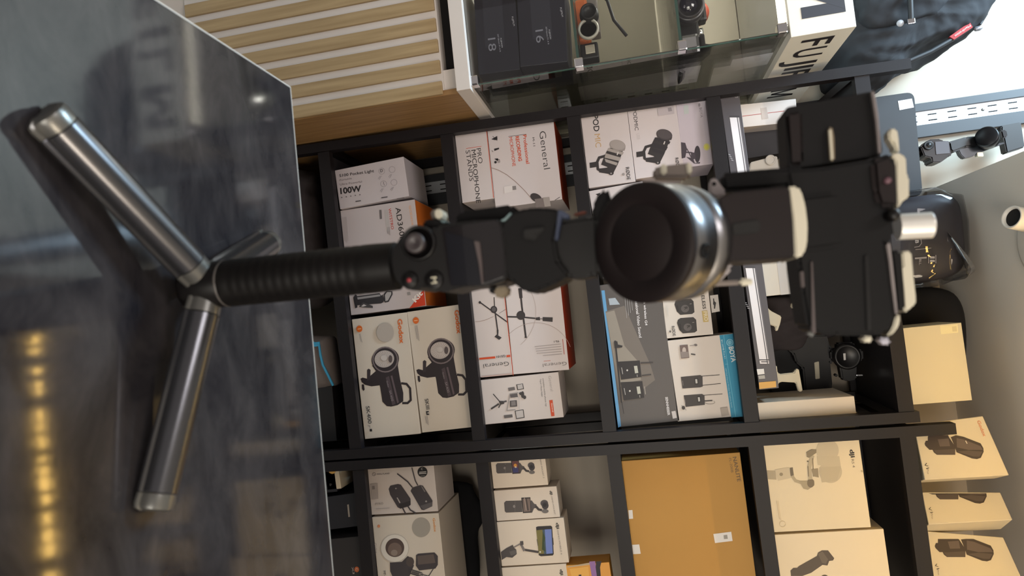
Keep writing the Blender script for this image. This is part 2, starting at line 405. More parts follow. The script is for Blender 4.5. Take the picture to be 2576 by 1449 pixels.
lt = MB(); lt.v = [(-.528 - y, 1.46 + x, 1.599 + z) for x, y, z in f.let.v]; lt.f, lt.mi, lt.m, lt.sm = f.let.f, f.let.mi, f.let.m, f.let.sm
lt.build('side_lettering', sg)
lt = MB(); fx = -.5618; ik2 = paint((60, 62, 70)); zb_, hh = 1.6245, .085
for q in (((0, 0), (.024, 0), (.024, hh), (0, hh)), ((.084, 0), (.108, 0), (.108, hh), (.084, hh)), ((.006, hh), (.030, hh), (.064, .014), (.044, .014)), ((.078, hh), (.102, hh), (.064, .014), (.046, .014))):
    lt.add([(fx - .108 + x, 1.4594 - .00005 * len(lt.f), zb_ + z) for x, z in q], [[0, 1, 2, 3]], ik2)
x1 = fx - .108 - .03
for c in 'LIFIJUF':
    vs, fs = glyphs(c, .03); w = {'F': .062, 'U': .078, 'J': .056, 'I': .024, 'L': .06}[c]
    x0_ = min(v[0] for v in vs); x1_ = max(v[0] for v in vs); lt.add([(x1 - w + (x - x0_) / (x1_ - x0_) * w, 1.4594, zb_ + y / .69 * hh) for x, y in vs], fs, ik2); x1 -= w + .03
lt.build('front_lettering', sg)
# ------------------------------------------------------------------ shelf racks
def rack(label, xl, xr, tops):
    r = thing('shelf_rack', label, 'shelf', (xl[0], 1.65, 0), group=None)
    for (x0, x1), top in zip((xl, xr), tops):
        b = MB(); zt = top; k = (x1 - x0) / 1.5
        b.bar((x0 + k * -.4, 1.664, 0), (x0 + k * zt - k * .4, 1.664, zt), .024, .028, METAL); b.build('front_post', r)
        b = MB(); b.bar((x0, 1.985, 0), (x0, 1.985, zt), .024, .024, METAL); b.build('rear_post', r)
    a, c = xl[0] + .01, xr[0] + .002
    ri = 0 if xl[0] < 0 else 1
    for z, zd, (za, zc) in zip(LV, BD[ri], BT[ri]):
        za, zc = [1.22 - (1.22 - q) * 1.0133 if q < 1.22 else q for q in (za, zc)]
        b = MB(); b.bar((a + .004, 1.664, za - .016), (c + .004, 1.664, zc - .016), .022, .032, METAL, up=(0, 0, 1))
        b.bar((a + .01, 1.99, zd - .018), (c, 1.99, zd - .018), .018, .03, METAL, up=(0, 0, 1)); b.build('cross_beam', r)
        b = MB(); b.box((a + .012, 1.6755, zd - .019), (c - .004, 1.978, zd), BOARD); b.build('shelf_board', r)
    for xx in (xl, xr):
        for z in BD[ri]:
            b = MB(); xq = xx[0] + (xx[1] - xx[0]) * (z - .4) / 1.5; b.bar((xq, 1.68, z - .014), (xq - (xq - xx[0]) * .9, 1.97, z - .014), .02, .026, METAL, up=(0, 0, 1)); b.build('side_beam', r)
    return r
rack('dark metal shelf rack, left one, holding stacked white equipment boxes', (-.5145, -.4925), (.2915, .3005), (1.895, 1.815))
rack('dark metal shelf rack, right one, holding the brown carton and white gimbal boxes', (.3205, .332), (1.15, 1.16), (1.885, 1.885))
# ------------------------------------------------------------------ slotted wall rail
rl = thing('slotted_wall_rail', 'dark framed steel rail with paired slots, upright on the white back wall', 'rail', (-.43, YW, 0))
xa, xb = P(2420, 248, Y=YW).x, P(2420, 334, Y=YW).x
yr = YW - .002
b = MB(); b.box((xa, yr - .014, .35), (xa + .022, yr, 3.1), DGREY, .001); b.build('frame_flange', rl)
b = MB(); b.box((xb - .034, yr - .014, .35), (xb, yr, 3.1), DGREY, .001); b.build('frame_flange', rl)
b = MB(); b.box((xa + .022, yr - .008, .35), (xb - .034, yr, 3.1), STEEL)
xm = (xa + .022 + xb - .034) / 2; zz = .37; scr = []
while zz < 3.05:
    for dx in (-.008, .008): b.box((xm + dx - .0016, yr - .0088, zz), (xm + dx + .0016, yr - .0078, zz + .022), HOLE)
    if len(scr) * 5 < (zz - .37) / .05 - 1: scr.append(zz + .037)
    zz += .05
b.build('slotted_channel', rl)
for z in scr:
    b = MB(); b.prof((xm, yr - .0078, z), (0, -1, 0), [(0, .0045), (.002, .003), (.002, 0)], mat('rail_screw', (120, 118, 115), .3, metal=.8), n=12); b.build('screw', rl)
# ------------------------------------------------------------------ spotlight under the low ceiling
c = P(2618, 612, Z=2.045)
sp = thing('ceiling_spotlight', 'white round spotlight with a black opening on the grey low ceiling', 'spotlight', c)
b = MB(); b.prof(c, (0, 0, -1), [(0, .075), (.006, .074), (.008, .066), (.008, 0)], SOFF, n=64); b.build('ceiling_rosette', sp)
c2 = P(2578, 556, Z=2.03); wm = mat('white_lamp_metal', (232, 230, 224), .4)
b = MB(); b.prof(Vector((c2.x, c2.y, 2.036)), Vector((-.25, -.35, -.9)), [(0, .016), (.0, .024), (.04, .024), (.042, .0225), (.04, .019), (.012, .018)], wm); b.build('lamp_shade', sp)
b = MB(); b.prof(Vector((c2.x, c2.y, 2.036)) + Vector((-.25, -.35, -.9)).normalized() * .034, Vector((-.25, -.35, -.9)), [(0, .0185), (.001, 0)], HOLE); b.build('lamp_opening', sp)
# warm LED strip under the low ceiling (just above the picture; the counter mirrors it)
ls = thing('led_strip', 'warm light strip of bead lamps, mirrored in the counter surface', 'light strip', (.3, 1.38, 2.04))
b = MB(); b.box((-.1, 1.418, 2.033), (1.3, 1.442, 2.0448), mat('strip_profile', (150, 150, 150), .5)); b.build('strip_profile', ls)
b = MB(); em = mat('warm_led', (255, 205, 110), .5, emit=60)
x = -.09
while x < 1.28:
    w = random.choice((.012, .02, .03, .014)); b.box((x, 1.424, 2.0295), (x + w, 1.436, 2.033), em); x += w + random.choice((.006, .02, .012, .035))
b.build('led_beads', ls)['kind'] = 'stuff'

b = MB(); b.box((-1.3, 1.49, 1.590), (GX - .03, 1.51, 1.598), mat('case_led_bar', (255, 246, 228), .5, emit=5)); b.build('led_bar', gc)
# ================================================================== cartons, lower left to upper right
Z1 = zm(750, 330, 2.898); A = 1.69
# --- level 1
c = Carton('studio_light_box', 'small white light box with portable light icons, at the left end of its shelf', 'box', [(270, 266), (299, 557), (836, 488), (745, 210)], A, .17, (200, 192, 196), Z1, rest=LV[1])
g = (120, 112, 116)
c.text('S100 Pocket Light', (302, 335), (554, 298), 19, BLK, .012); c.text('Portable', (304, 364), (392, 350), 13, g)
c.text('Ultra Powerful', (306, 396), (466, 374), 13, g); c.text('100W', (310, 458), (462, 437), 40, BLK, .03)
for x, y in ((610, 292), (686, 280), (624, 384), (700, 374)):
    c.arc(x, y, 22, 0, 360, 2, (150, 142, 146)); c.bars((x - 2, y + 34), (x + 42 - 60, y + 62), 8, 2, (160, 154, 158))
c.text('D', (602, 300), (620, 297), 20, BLK); c.line([(622, 370), (630, 396)], 3, g)
for i in range(5): c.disc(320 + i * 33, 484 - i * 5, 5, 4, g)
c.line([(422, 513), (458, 508)], 7, (90, 84, 88)); c.line([(610, 486), (652, 480)], 7, (90, 84, 88)); c.line([(722, 494), (775, 487)], 4, (90, 84, 88)); c.end()
c = Carton('flash_head_box', 'white flash box with orange top and a red corner ribbon, half hidden by the grip', 'box', [(301, 576), (380, 1352), (925, 1272), (846, 501)], A + .012, .20, (197, 188, 190), Z1, top=(226, 120, 45), rest=LV[1])
c.bars((318, 628), (332, 800), -9, 4, (180, 172, 172)); c.poly([(586, 575), (602, 574), (606, 640), (590, 642)], (110, 104, 106))
c.poly([(625, 575), (648, 572), (665, 730), (640, 735)], (186, 180, 180)); c.bars((660, 700), (664, 760), 8, 3, (140, 134, 136))
c.text('WITSTRO', (652, 566), (674, 718), 20, (205, 62, 40)); c.text('AD360II', (704, 560), (740, 800), 38, BLK); c.text('GODOX', (802, 545), (822, 690), 16, (236, 176, 130))
c.poly([(912, 1152), (924, 1270), (806, 1292)], (206, 62, 32)); c.text('Kit', (850, 1250), (905, 1186), 0 + 34, (240, 232, 228), .04)
K = (48, 46, 50)
c.poly([(415, 1205), (590, 1182), (620, 1245), (600, 1256), (425, 1270)], K); c.poly([(425, 1212), (590, 1190), (595, 1204), (430, 1228)], (150, 148, 150))
c.poly([(618, 1190), (640, 1165), (682, 1168), (684, 1190), (655, 1245), (628, 1250), (618, 1235)], K); c.poly([(628, 1195), (645, 1172), (674, 1174), (674, 1190), (650, 1235), (632, 1240)], (172, 168, 168))
c.poly([(600, 1200), (612, 1192), (622, 1240), (606, 1232)], K); c.poly([(398, 1215), (412, 1190), (424, 1196), (428, 1286), (412, 1292), (404, 1250)], K)
c.poly([(440, 1280), (470, 1248), (540, 1275), (540, 1290), (470, 1285)], (70, 68, 70)); c.poly([(455, 1278), (474, 1262), (495, 1272), (470, 1280)], (200, 194, 194))
c.poly([(790, 1176), (812, 1172), (815, 1194), (793, 1197)], (150, 146, 146)); c.poly([(452, 1182), (498, 1172), (480, 1188), (454, 1190)], (190, 186, 186)); c.end()
Z2 = zm(780, 740, 3.622)
def sk(name, label, corners, dx, dy, seal):
    c = Carton(name, label, 'box', corners, A, .24, (212, 201, 188), Z2, rest=None)
    T = lambda x, y: (x + dx, y + dy); D = (46, 38, 42); O = (214, 104, 36)
    Q = lambda *p: [T(*q) for q in p]
    c.poly(Q((480, 760), (520, 770), (600, 700), (620, 720), (640, 830), (560, 840), (500, 825), (470, 800), (460, 770)), D)
    c.poly(Q((520, 690), (535, 678), (552, 690), (548, 780), (520, 790)), (58, 50, 54)); c.poly(Q((472, 822), (492, 822), (498, 870), (486, 882), (474, 862)), D)
    c.poly(Q((565, 650), (600, 700), (640, 850), (660, 980), (700, 1020), (740, 1024), (800, 1010), (850, 975), (850, 900), (822, 780), (800, 650), (808, 600)), D)
    c.poly(Q((690, 760), (720, 745), (780, 1000), (750, 1012)), (78, 66, 72)); c.poly(Q((735, 745), (750, 740), (810, 985), (795, 995)), (98, 84, 90))
    c.line(Q((835, 812), (880, 818), (912, 858), (918, 965), (890, 992), (845, 992)), 20, D)
    c.disc(*T(686, 596), 126, 108, D, -.25); c.arc(*T(686, 596), 112, 0, 360, 12, (120, 108, 110)); c.disc(*T(678, 590), 90, 78, (182, 172, 168), -.2)
    for i in range(26):
        t = i * math.pi / 13; c.line(Q((678 + 34 * math.cos(t), 585 + 30 * math.sin(t)), (678 + 78 * math.cos(t), 585 + 68 * math.sin(t))), 3.2, (222, 214, 210))
    c.disc(*T(735, 590), 18, 34, (90, 80, 80)); c.disc(*T(676, 580), 30, 26, (196, 188, 184))
    c.text('Godox', T(698, 790), T(712, 850), 15, (150, 140, 144)); c.text('SK400', T(722, 880), T(745, 975), 22, (150, 140, 144))
    return c, T, O, Q
c, T, O, Q = sk('strobe_light_box', 'cream strobe box standing on the shelf board, under its twin, with a pale round seal', [(380, 228), (500, 1328), (1008, 1273), (881, 167)], 0, 0, 1)
c.text('Godox', (800, 228), (822, 452), 42, O, .025); c.disc(453, 316, 27, 30, O); c.line([(440, 318), (468, 314)], 8, (236, 180, 140)); c.bars((462, 360), (478, 440), 9, 2, (160, 150, 146))
c.disc(688, 348, 79, 86, (178, 168, 160)); c.text('SK400', (512, 1022), (534, 1180), 36, BLK); c.bars((548, 1192), (552, 1216), 8, 3, g); c.poly([(548, 1228), (568, 1226), (570, 1248), (550, 1250)], BLK); c.end()
c, T, O, Q = sk('strobe_light_box', 'cream strobe box lying on top of its twin, orange lettering, no seal', [(889, 166), (1016, 1272), (1507, 1208), (1382, 86)], 508, -78, 0)
c.text('Godox', (1318, 148), (1342, 362), 42, O, .025); c.disc(967, 240, 27, 30, O); c.line([(953, 242), (982, 238)], 8, (236, 180, 140)); c.bars((980, 285), (998, 425), 10, 3, (160, 150, 146))
c.text('SKIII', (1048, 955), (1062, 1050), 34, BLK); c.poly([(1060, 1066), (1086, 1064), (1090, 1098), (1064, 1100)], BLK); c.text('V', (1070, 1072), (1073, 1092), 18, (220, 212, 204), .03); c.bars((1072, 1110), (1082, 1190), 10, 3, (150, 140, 136)); c.end()
# --- level 2
Z3 = zm(1120, 290, 2.842); RO = (205, 74, 34)
c = Carton('microphone_stand_box', 'white microphone stand carton with thin black words, left end of the general white row', 'box', [(70, 140), (120, 630), (352, 598), (294, 100)], A, .2, (205, 196, 196), Z3, rest=LV[2])
c.line([(150, 238), (258, 222)], 3, RO); c.text('PRO', (222, 240), (238, 346), 32, BLK, -.008); c.text('MICROPHONE', (186, 250), (222, 630), 32, BLK, -.008); c.text('STANDS', (146, 254), (174, 472), 32, BLK, -.008); c.line([(295, 104), (346, 590)], 4, RO); c.end()
c = Carton('microphone_box', 'white microphone carton with orange words and three small icons, upper left of its shelf', 'box', [(299, 99), (360, 662), (846, 610), (765, 22)], A, .2, (207, 198, 199), Z3, right=None, top=RO)
c.text('General', (672, 118), (706, 388), 46, BLK, -.01); c.text('M-11', (622, 160), (630, 222), 15, BLK, .01)
c.line([(452, 152), (580, 136)], 2.5, BLK); c.text('Professional', (556, 142), (580, 348), 24, RO, .012); c.text('RECORDING', (502, 152), (526, 330), 24, RO, .025); c.text('MICROPHONE', (456, 158), (482, 366), 24, RO, .025)
c.poly([(330, 172), (372, 148), (374, 176), (356, 178)], BLK); c.line([(340, 150), (372, 182)], 3, BLK); c.poly([(350, 240), (384, 232), (386, 242), (352, 256)], BLK); c.line([(334, 252), (342, 262)], 3, BLK)
c.poly([(352, 312), (376, 308), (380, 340), (392, 338), (390, 316), (360, 318)], BLK); c.disc(360, 336, 9, 9, BLK); c.disc(384, 330, 10, 12, (160, 150, 150))
c.line([(332, 376), (380, 392), (440, 425), (500, 472), (560, 530), (612, 588)], 3, (140, 110, 96)); c.poly([(420, 512), (480, 500), (482, 545), (424, 560)], (216, 209, 208)); c.poly([(480, 508), (506, 505), (509, 532), (483, 535)], (130, 124, 124))
c.disc(650, 590, 44, 28, (56, 50, 52), .5); c.poly([(640, 600), (730, 588), (740, 650), (650, 660)], (120, 110, 108)); c.poly([(700, 590), (745, 585), (755, 650), (712, 655)], (160, 152, 148)); c.line([(785, 608), (820, 586)], 3, BLK); c.end()
Z4 = zm(1170, 700, 3.535)
c = Carton('microphone_stand_box', 'narrow white carton showing a tripod from above, bottom of the right pile, red bar', 'box', [(58, -30), (145, 885), (424, 862), (330, -62)], A, .2, (206, 194, 190), Z4, rest=LV[2])
D = (52, 46, 48)
c.line([(130, 212), (376, 390)], 11, D); c.line([(258, 170), (264, 280)], 8, D); c.line([(266, 290), (292, 480)], 12, D); c.disc(256, 278, 30, 32, D); c.disc(256, 276, 18, 20, (90, 84, 84)); c.poly([(262, 520), (282, 500), (326, 528), (304, 548)], D)
c.poly([(282, 460), (298, 458), (296, 505), (284, 505)], D); c.disc(132, 215, 11, 12, D); c.line([(305, 312), (362, 276)], 3, (120, 100, 92)); c.line([(92, 386), (140, 382), (190, 368), (254, 340)], 2.5, (150, 118, 104))
c.poly([(126, 708), (268, 694), (271, 712), (129, 724)], RO); c.poly([(368, 684), (402, 681), (404, 699), (370, 702)], RO); c.text('GS101', (358, 682), (278, 690), 18, BLK, .01); c.text('General', (388, 740), (162, 764), 36, BLK, -.012); c.line([(340, 60), (428, 862)], 5, RO)
c.poly([(147, 868), (420, 842), (424, 856), (148, 882)], (190, 165, 158)); c.end()
c = Carton('tripod_stand_box', 'tall white carton with a black cross-shaped stand and red top edge', 'box', [(337, -62), (430, 862), (931, 815), (826, -104)], A, .2, (207, 197, 196), Z4, top=(208, 66, 28))
c.line([(376, 342), (500, 345), (660, 360)], 14, D); c.line([(490, 100), (505, 250), (540, 520)], 16, D); c.disc(496, 330, 39, 40, D); c.poly([(472, 90), (505, 88), (512, 175), (484, 180)], D); c.poly([(690, 345), (780, 348), (778, 388), (690, 380)], D)
c.poly([(625, 350), (665, 344), (668, 374), (630, 372)], D); c.line([(668, 360), (690, 362)], 5, D); c.disc(540, 524, 11, 8, D)
c.arc(250, 300, 380, -35, 50, 2.5, (170, 150, 142)); c.arc(630, 720, 325, -140, -20, 2.5, (170, 150, 142)); c.text('TS-1', (838, 550), (790, 556), 16, BLK, .01)
for i in range(5): c.line([(850 + i * 3, 585 + i * 22), (620 + i * 6 + (i == 4) * 50, 608 + i * 20)], 5, (165, 155, 152))
c.line([(868, 542), (882, 676)], 5, (180, 70, 50)); c.text('General', (902, 742), (692, 760), 30, (90, 80, 80), -.015); c.line([(760, 732), (700, 738)], 2.5, RO)
for i in range(5): pass
c.end()
c = Carton('phone_rig_box', 'white phone rig carton with a small red patch at the shelf end', 'box', [(144, 902), (190, 1306), (880, 1238), (826, 838)], A, .13, (208, 197, 193), Z4, rest=LV[2])
D = (60, 55, 56); G = (150, 142, 140)
c.text('General', (740, 870), (760, 1005), 26, G, -.015); c.text('complete mobile phone rigs', (688, 890), (716, 1140), 14, (110, 104, 104)); c.text('Tripod + Phone Holder', (664, 895), (680, 1055), 14, (110, 104, 104))
c.poly([(748, 1085), (778, 1081), (796, 1224), (766, 1228)], RO); c.text('General', (765, 1110), (776, 1190), 11, (235, 210, 200), .02)
c.poly([(455, 945), (515, 936), (524, 985), (465, 995)], D); c.poly([(464, 948), (510, 940), (516, 980), (472, 988)], (186, 178, 176)); c.poly([(382, 975), (440, 965), (446, 992), (388, 1003)], (105, 98, 98))
c.poly([(442, 1178), (520, 1166), (530, 1240), (455, 1252)], D); c.poly([(450, 1182), (514, 1172), (522, 1234), (460, 1244)], (190, 182, 180)); c.poly([(344, 1218), (420, 1210), (424, 1236), (350, 1245)], (96, 90, 90))
c.line([(400, 1028), (470, 1018)], 8, G); c.line([(372, 1176), (448, 1168)], 8, G); c.line([(400, 1028), (372, 1176)], 8, G); c.poly([(400, 1034), (465, 1024), (470, 1056), (404, 1062)], (90, 84, 86)); c.poly([(398, 1090), (460, 1084), (464, 1140), (400, 1144)], (80, 74, 76))
c.poly([(410, 1094), (448, 1090), (452, 1130), (412, 1134)], (125, 118, 118)); c.line([(450, 1060), (480, 1058), (482, 1165)], 6, (190, 182, 180)); c.disc(512, 1035, 14, 30, D); c.disc(530, 1058, 14, 16, D); c.poly([(478, 1020), (500, 1010), (512, 1030), (490, 1040)], D)
c.line([(252, 1030), (312, 1100)], 8, D); c.line([(235, 1160), (300, 1118)], 14, D); c.line([(300, 1150), (322, 1110)], 9, D); c.poly([(300, 1090), (345, 1092), (350, 1115), (312, 1125)], D); c.line([(345, 1100), (368, 1092)], 14, (80, 74, 76)); c.end()
# --- level 3
Z5 = zm(1430, 220, 4.5275)
def podmic(c, dx, dy, light):
    T = lambda x, y: (x + dx, y + dy); Q = lambda *p: [T(*q) for q in p]; D = (50, 44, 45)
    hd = (148, 138, 134) if light else (66, 58, 60); bd = (160, 150, 144) if light else (44, 38, 42)
    c.poly(Q((240, 858), (315, 846), (335, 870), (330, 905), (245, 918)), D); c.line(Q((420, 780), (350, 800), (328, 850), (335, 930), (360, 945), (470, 940)), 30, D)
    c.poly(Q((345, 925), (470, 910), (520, 950), (500, 990), (460, 985), (350, 968)), D); c.poly(Q((410, 780), (372, 880), (440, 905), (500, 1000), (560, 880), (600, 780), (620, 720), (470, 690), (440, 720)), D)
    c.poly(Q((455, 690), (630, 740), (615, 770), (440, 722)), bd); c.poly(Q((425, 750), (600, 800), (580, 840), (412, 800)), bd); c.poly(Q((412, 812), (560, 858), (548, 890), (425, 850)), bd)
    c.disc(*T(560, 660), 92, 60, hd, .25); c.poly(Q((468, 650), (650, 690), (640, 720), (600, 728), (480, 690)), hd); c.disc(*T(560, 655), 86, 52, tuple(v + 14 for v in hd), .25)
    c.poly(Q((560, 736), (572, 738), (560, 772), (548, 770)), (210, 200, 196)); c.disc(*T(486, 976), 30, 24, D); c.disc(*T(486, 980), 10, 9, (150, 142, 140))
c = Carton('podcast_microphone_box', 'white carton with a grey studio microphone, nearest the shelf board, black and gold name', 'box', [(145, 303), (233, 1168), (756, 1062), (672, 234)], A, .14, (208, 198, 198), Z5, rest=LV[3])
c.text('POD', (272, 322), (292, 505), 62, BLK, .012); c.text('MIC', (296, 535), (312, 685), 62, (196, 160, 112), .012); podmic(c, 0, 0, True)
c.text('RØDE', (652, 912), (668, 1054), 38, (60, 54, 54), .012); c.disc(627, 990, 14, 16, (150, 142, 140)); c.end()
c = Carton('podcast_microphone_box', 'white carton with a black studio microphone, middle of the three-box pile', 'box', [(676, 232), (760, 1064), (1312, 958), (1228, 146)], A, .14, (209, 199, 200), Z5)
c.text('PODMIC', (732, 252), (758, 492), 40, (60, 54, 56), .0); c.text('USB', (775, 525), (784, 595), 34, (196, 188, 188)); podmic(c, 532, -122, False)
c.text('RØDE', (1215, 805), (1235, 930), 34, (60, 54, 54), .012); c.sticker([(1010, 228), (1196, 200), (1206, 300), (1022, 328)], (190, 180, 184)); c.poly([(1130, 235), (1172, 228), (1180, 270), (1138, 277)], (150, 142, 146)); c.end()
c = Carton('camera_microphone_box', 'pale lilac white carton with a small camera microphone and yellow dot, top of the pile', 'box', [(1231, 150), (1300, 930), (1642, 868), (1578, 94)], A, .14, (200, 190, 200), Z5)
c.text('BOYA', (1490, 232), (1504, 345), 28, (130, 122, 130)); c.poly([(1310, 205), (1365, 200), (1370, 300), (1316, 306)], (190, 196, 194)); c.disc(1490, 200, 12, 20, (150, 142, 150)); c.disc(1574, 678, 36, 40, (214, 208, 130)); c.disc(1572, 678, 18, 22, (222, 216, 90))
D = (70, 62, 72); c.poly([(1282, 625), (1330, 632), (1350, 700), (1330, 800), (1290, 810)], D); c.disc(1468, 760, 34, 95, (58, 52, 60)); c.line([(1340, 740), (1400, 742), (1440, 760)], 14, D); c.poly([(1395, 750), (1440, 740), (1450, 810), (1400, 830)], D); c.poly([(1340, 790), (1420, 810), (1440, 862), (1500, 850), (1495, 868), (1432, 868)], D)
c.line([(1350, 700), (1400, 800)], 10, D); c.end()
c = Carton('small_microphone_box', 'white carton mostly hidden behind the round motor of the gimbal', 'box', [(1482, 481), (1505, 700), (1660, 682), (1600, 458)], A, .12, (208, 198, 198), rest=LV[3])
c.poly([(1493, 489), (1506, 486), (1499, 493)], BLK); c.text('RODE', (1496, 490), (1499, 517), 8, BLK, .01); c.end()
Z6 = zm(1480, 680, 3.3705)
c = Carton('wireless_audio_box', 'dark grey wireless set box with a light blue bottom edge, lying along the shelf', 'box', [(103, 140), (245, 1336), (752, 1284), (604, 40)], A, .16, (88, 82, 80), Z6, rest=LV[3])
c.poly([(104, 172), (132, 170), (272, 1322), (247, 1334)], (100, 160, 205)); LG = (150, 141, 130)
c.poly([(140, 350), (300, 300), (440, 620), (520, 800), (560, 930), (470, 1000), (290, 1110), (262, 1130)], (118, 109, 102)); c.poly([(142, 360), (215, 340), (300, 640), (430, 790), (440, 930), (300, 960), (255, 1000)], LG)
c.poly([(165, 240), (222, 234), (262, 290), (175, 296)], (170, 180, 190)); c.text('evolution wireless G4', (452, 150), (476, 468), 20, (225, 220, 222), .02); c.text('Professional Video Sound', (382, 200), (424, 572), 24, (225, 220, 222), .015)
for i, q in enumerate((300, 318, 336, 354)): c.line([(q, 180), (q + 20 - i * 2, 405 - i * 22)], 5, (150, 146, 146))
D = (44, 40, 42)
for y0, w in ((0, 0), (175, 22)):
    c.poly([(245 + w, 775 + y0), (430 + w, 765 + y0), (446 + w, 905 + y0), (272 + w, 928 + y0)], D); c.poly([(380 + w, 812 + y0), (408 + w, 809 + y0), (418 + w, 870 + y0), (390 + w, 874 + y0)], (190, 188, 176)); c.line([(276 + w, 825 + y0), (286 + w, 880 + y0)], 5, (190, 184, 180)); c.disc(324 + w, 848 + y0, 7, 8, (210, 205, 200)); c.text('ew', (404 + w, 884 + y0), (406 + w, 905 + y0), 10, (180, 176, 172), .02)
c.line([(440, 786), (540, 782)], 12, (66, 60, 60)); c.line([(450, 892), (525, 884)], 10, (66, 60, 60)); c.line([(222, 600), (245, 820), (275, 1120)], 14, D); c.poly([(212, 605), (240, 602), (245, 630), (285, 640), (280, 655), (218, 660)], D); c.line([(275, 1100), (295, 1215)], 5, D); c.line([(470, 985), (478, 1050)], 6, (170, 160, 150))
c.text('SENNHEISER', (646, 1074), (666, 1230), 20, (225, 220, 222), .03); c.sticker([(698, 1196), (732, 1190), (744, 1250), (710, 1258)], (206, 198, 196)); c.end()
c = Carton('wireless_microphone_box', 'white wireless microphone box with two dark clip-on units and a hang tab', 'box', [(605, 40), (664, 590), (1060, 540), (1000, 10)], A, .1, (211, 202, 194), Z6)
b_ = MB(); tb = [c.ab(*q) for q in ((1032, 214), (1100, 205), (1116, 348), (1048, 360))]; b_.slab([Vector((a_, .002, q_)) for a_, q_ in tb], .0015, mat('hang_tab_card', (190, 184, 178), .5)); ht = b_.build('hang_tab', c.root, local=True)
b_ = MB(); b_.add([(a_, .0013, q_) for a_, q_ in [c.ab(*q) for q in ((1058, 240), (1066, 238), (1070, 262), (1084, 275), (1080, 295), (1076, 325), (1066, 326), (1066, 298), (1058, 285), (1060, 262))]], [list(range(10))], paint(BLK)); b_.build('hang_hole', ht, local=True)
for dx, dy in ((0, 0), (22, 157), (-22, -150)):
    Q = lambda *p: [(x + dx, y + dy) for x, y in p]
    c.poly(Q((738, 262), (760, 248), (868, 240), (892, 262), (900, 355), (880, 370), (780, 378), (750, 350), (730, 290)), (52, 48, 48)); c.disc(820 + dx, 325 + dy, 34, 32, (92, 86, 86)); c.text('R', (812 + dx, 312 + dy), (818 + dx, 336 + dy), 26, (40, 36, 36), .03); c.line(Q((860, 285), (875, 283)), 4, (150, 145, 140))
    c.poly(Q((745, 300), (760, 296), (770, 345), (756, 350)), (38, 34, 34))
c.text('WIRELESS', (944, 115), (972, 330), 26, (60, 56, 54), .01); c.poly([(962, 345), (1008, 340), (1020, 436), (975, 440)], (196, 172, 110)); c.text('PRO', (974, 350), (986, 430), 28, (225, 216, 196), .01)
c.text('RØDE', (705, 475), (718, 558), 24, (70, 64, 62), .01); c.disc(694, 519, 8, 9, (100, 94, 92)); c.bars((670, 300), (680, 390), 9, 2, (205, 198, 192)); c.end()
c = Carton('wireless_microphone_box', 'white box with a broad turquoise band and two antenna packs, shelf end by the post', 'box', [(667, 596), (760, 1286), (1342, 1236), (1240, 536)], A, .12, (212, 202, 194), Z6, top=(20, 120, 160))
TQ = (25, 138, 176); c.poly([(1112, 551), (1239, 537), (1341, 1237), (1212, 1248)], TQ); c.line([(1148, 550), (1180, 800), (1250, 1240)], 3.5, (110, 190, 215)); c.line([(1160, 797), (1184, 795)], 3, (110, 190, 215))
c.arc(1200, 612, 26, 0, 360, 6, (150, 205, 225)); c.disc(1200, 612, 17, 18, (120, 190, 215)); c.text('BOYA', (1190, 650), (1215, 780), 38, (225, 235, 238), .03); c.text('BY-WM8 Pro-K1', (1124, 590), (1152, 750), 14, (190, 225, 235)); c.text('UHF Dual-Channel Wireless Microphone System', (1160, 830), (1212, 1165), 11, (160, 210, 225))
D = (60, 54, 54)
c.poly([(784, 904), (950, 888), (968, 900), (970, 985), (950, 992), (798, 1002)], D); c.poly([(808, 1060), (965, 1048), (985, 1062), (988, 1140), (825, 1158)], D)
for x, y in ((898, 915), (920, 1068)): c.poly([(x, y), (x + 32, y - 2), (x + 36, y + 50), (x + 5, y + 54)], (30, 27, 28)); c.poly([(x + 8, y + 8), (x + 24, y + 7), (x + 28, y + 42), (x + 12, y + 44)], (196, 192, 188))
c.line([(960, 898), (1112, 886)], 4.5, D); c.line([(960, 976), (1122, 960)], 4.5, D); c.line([(975, 1060), (1136, 1048)], 4, D); c.line([(985, 1108), (1050, 1104)], 9, D); c.arc(1030, 1118, 42, -40, 170, 2.5, (120, 112, 110), ry=16); c.disc(806, 1165, 14, 16, D); c.line([(790, 1145), (830, 1185)], 3, D); c.line([(798, 935), (803, 975)], 3, (150, 142, 140)); c.line([(818, 1095), (823, 1130)], 3, (150, 142, 140))
c.poly([(774, 636), (842, 630), (856, 742), (788, 748)], (110, 92, 88)); c.disc(812, 680, 16, 28, (190, 176, 168)); c.poly([(782, 690), (846, 690), (852, 735), (790, 742)], (140, 128, 124)); c.line([(872, 710), (905, 715)], 10, D); c.disc(910, 634, 14, 9, (110, 100, 98)); c.line([(860, 640), (900, 636)], 4, (150, 140, 138))
c.poly([(1118, 1166), (1180, 1158), (1194, 1225), (1132, 1238)], (170, 160, 152)); c.end()
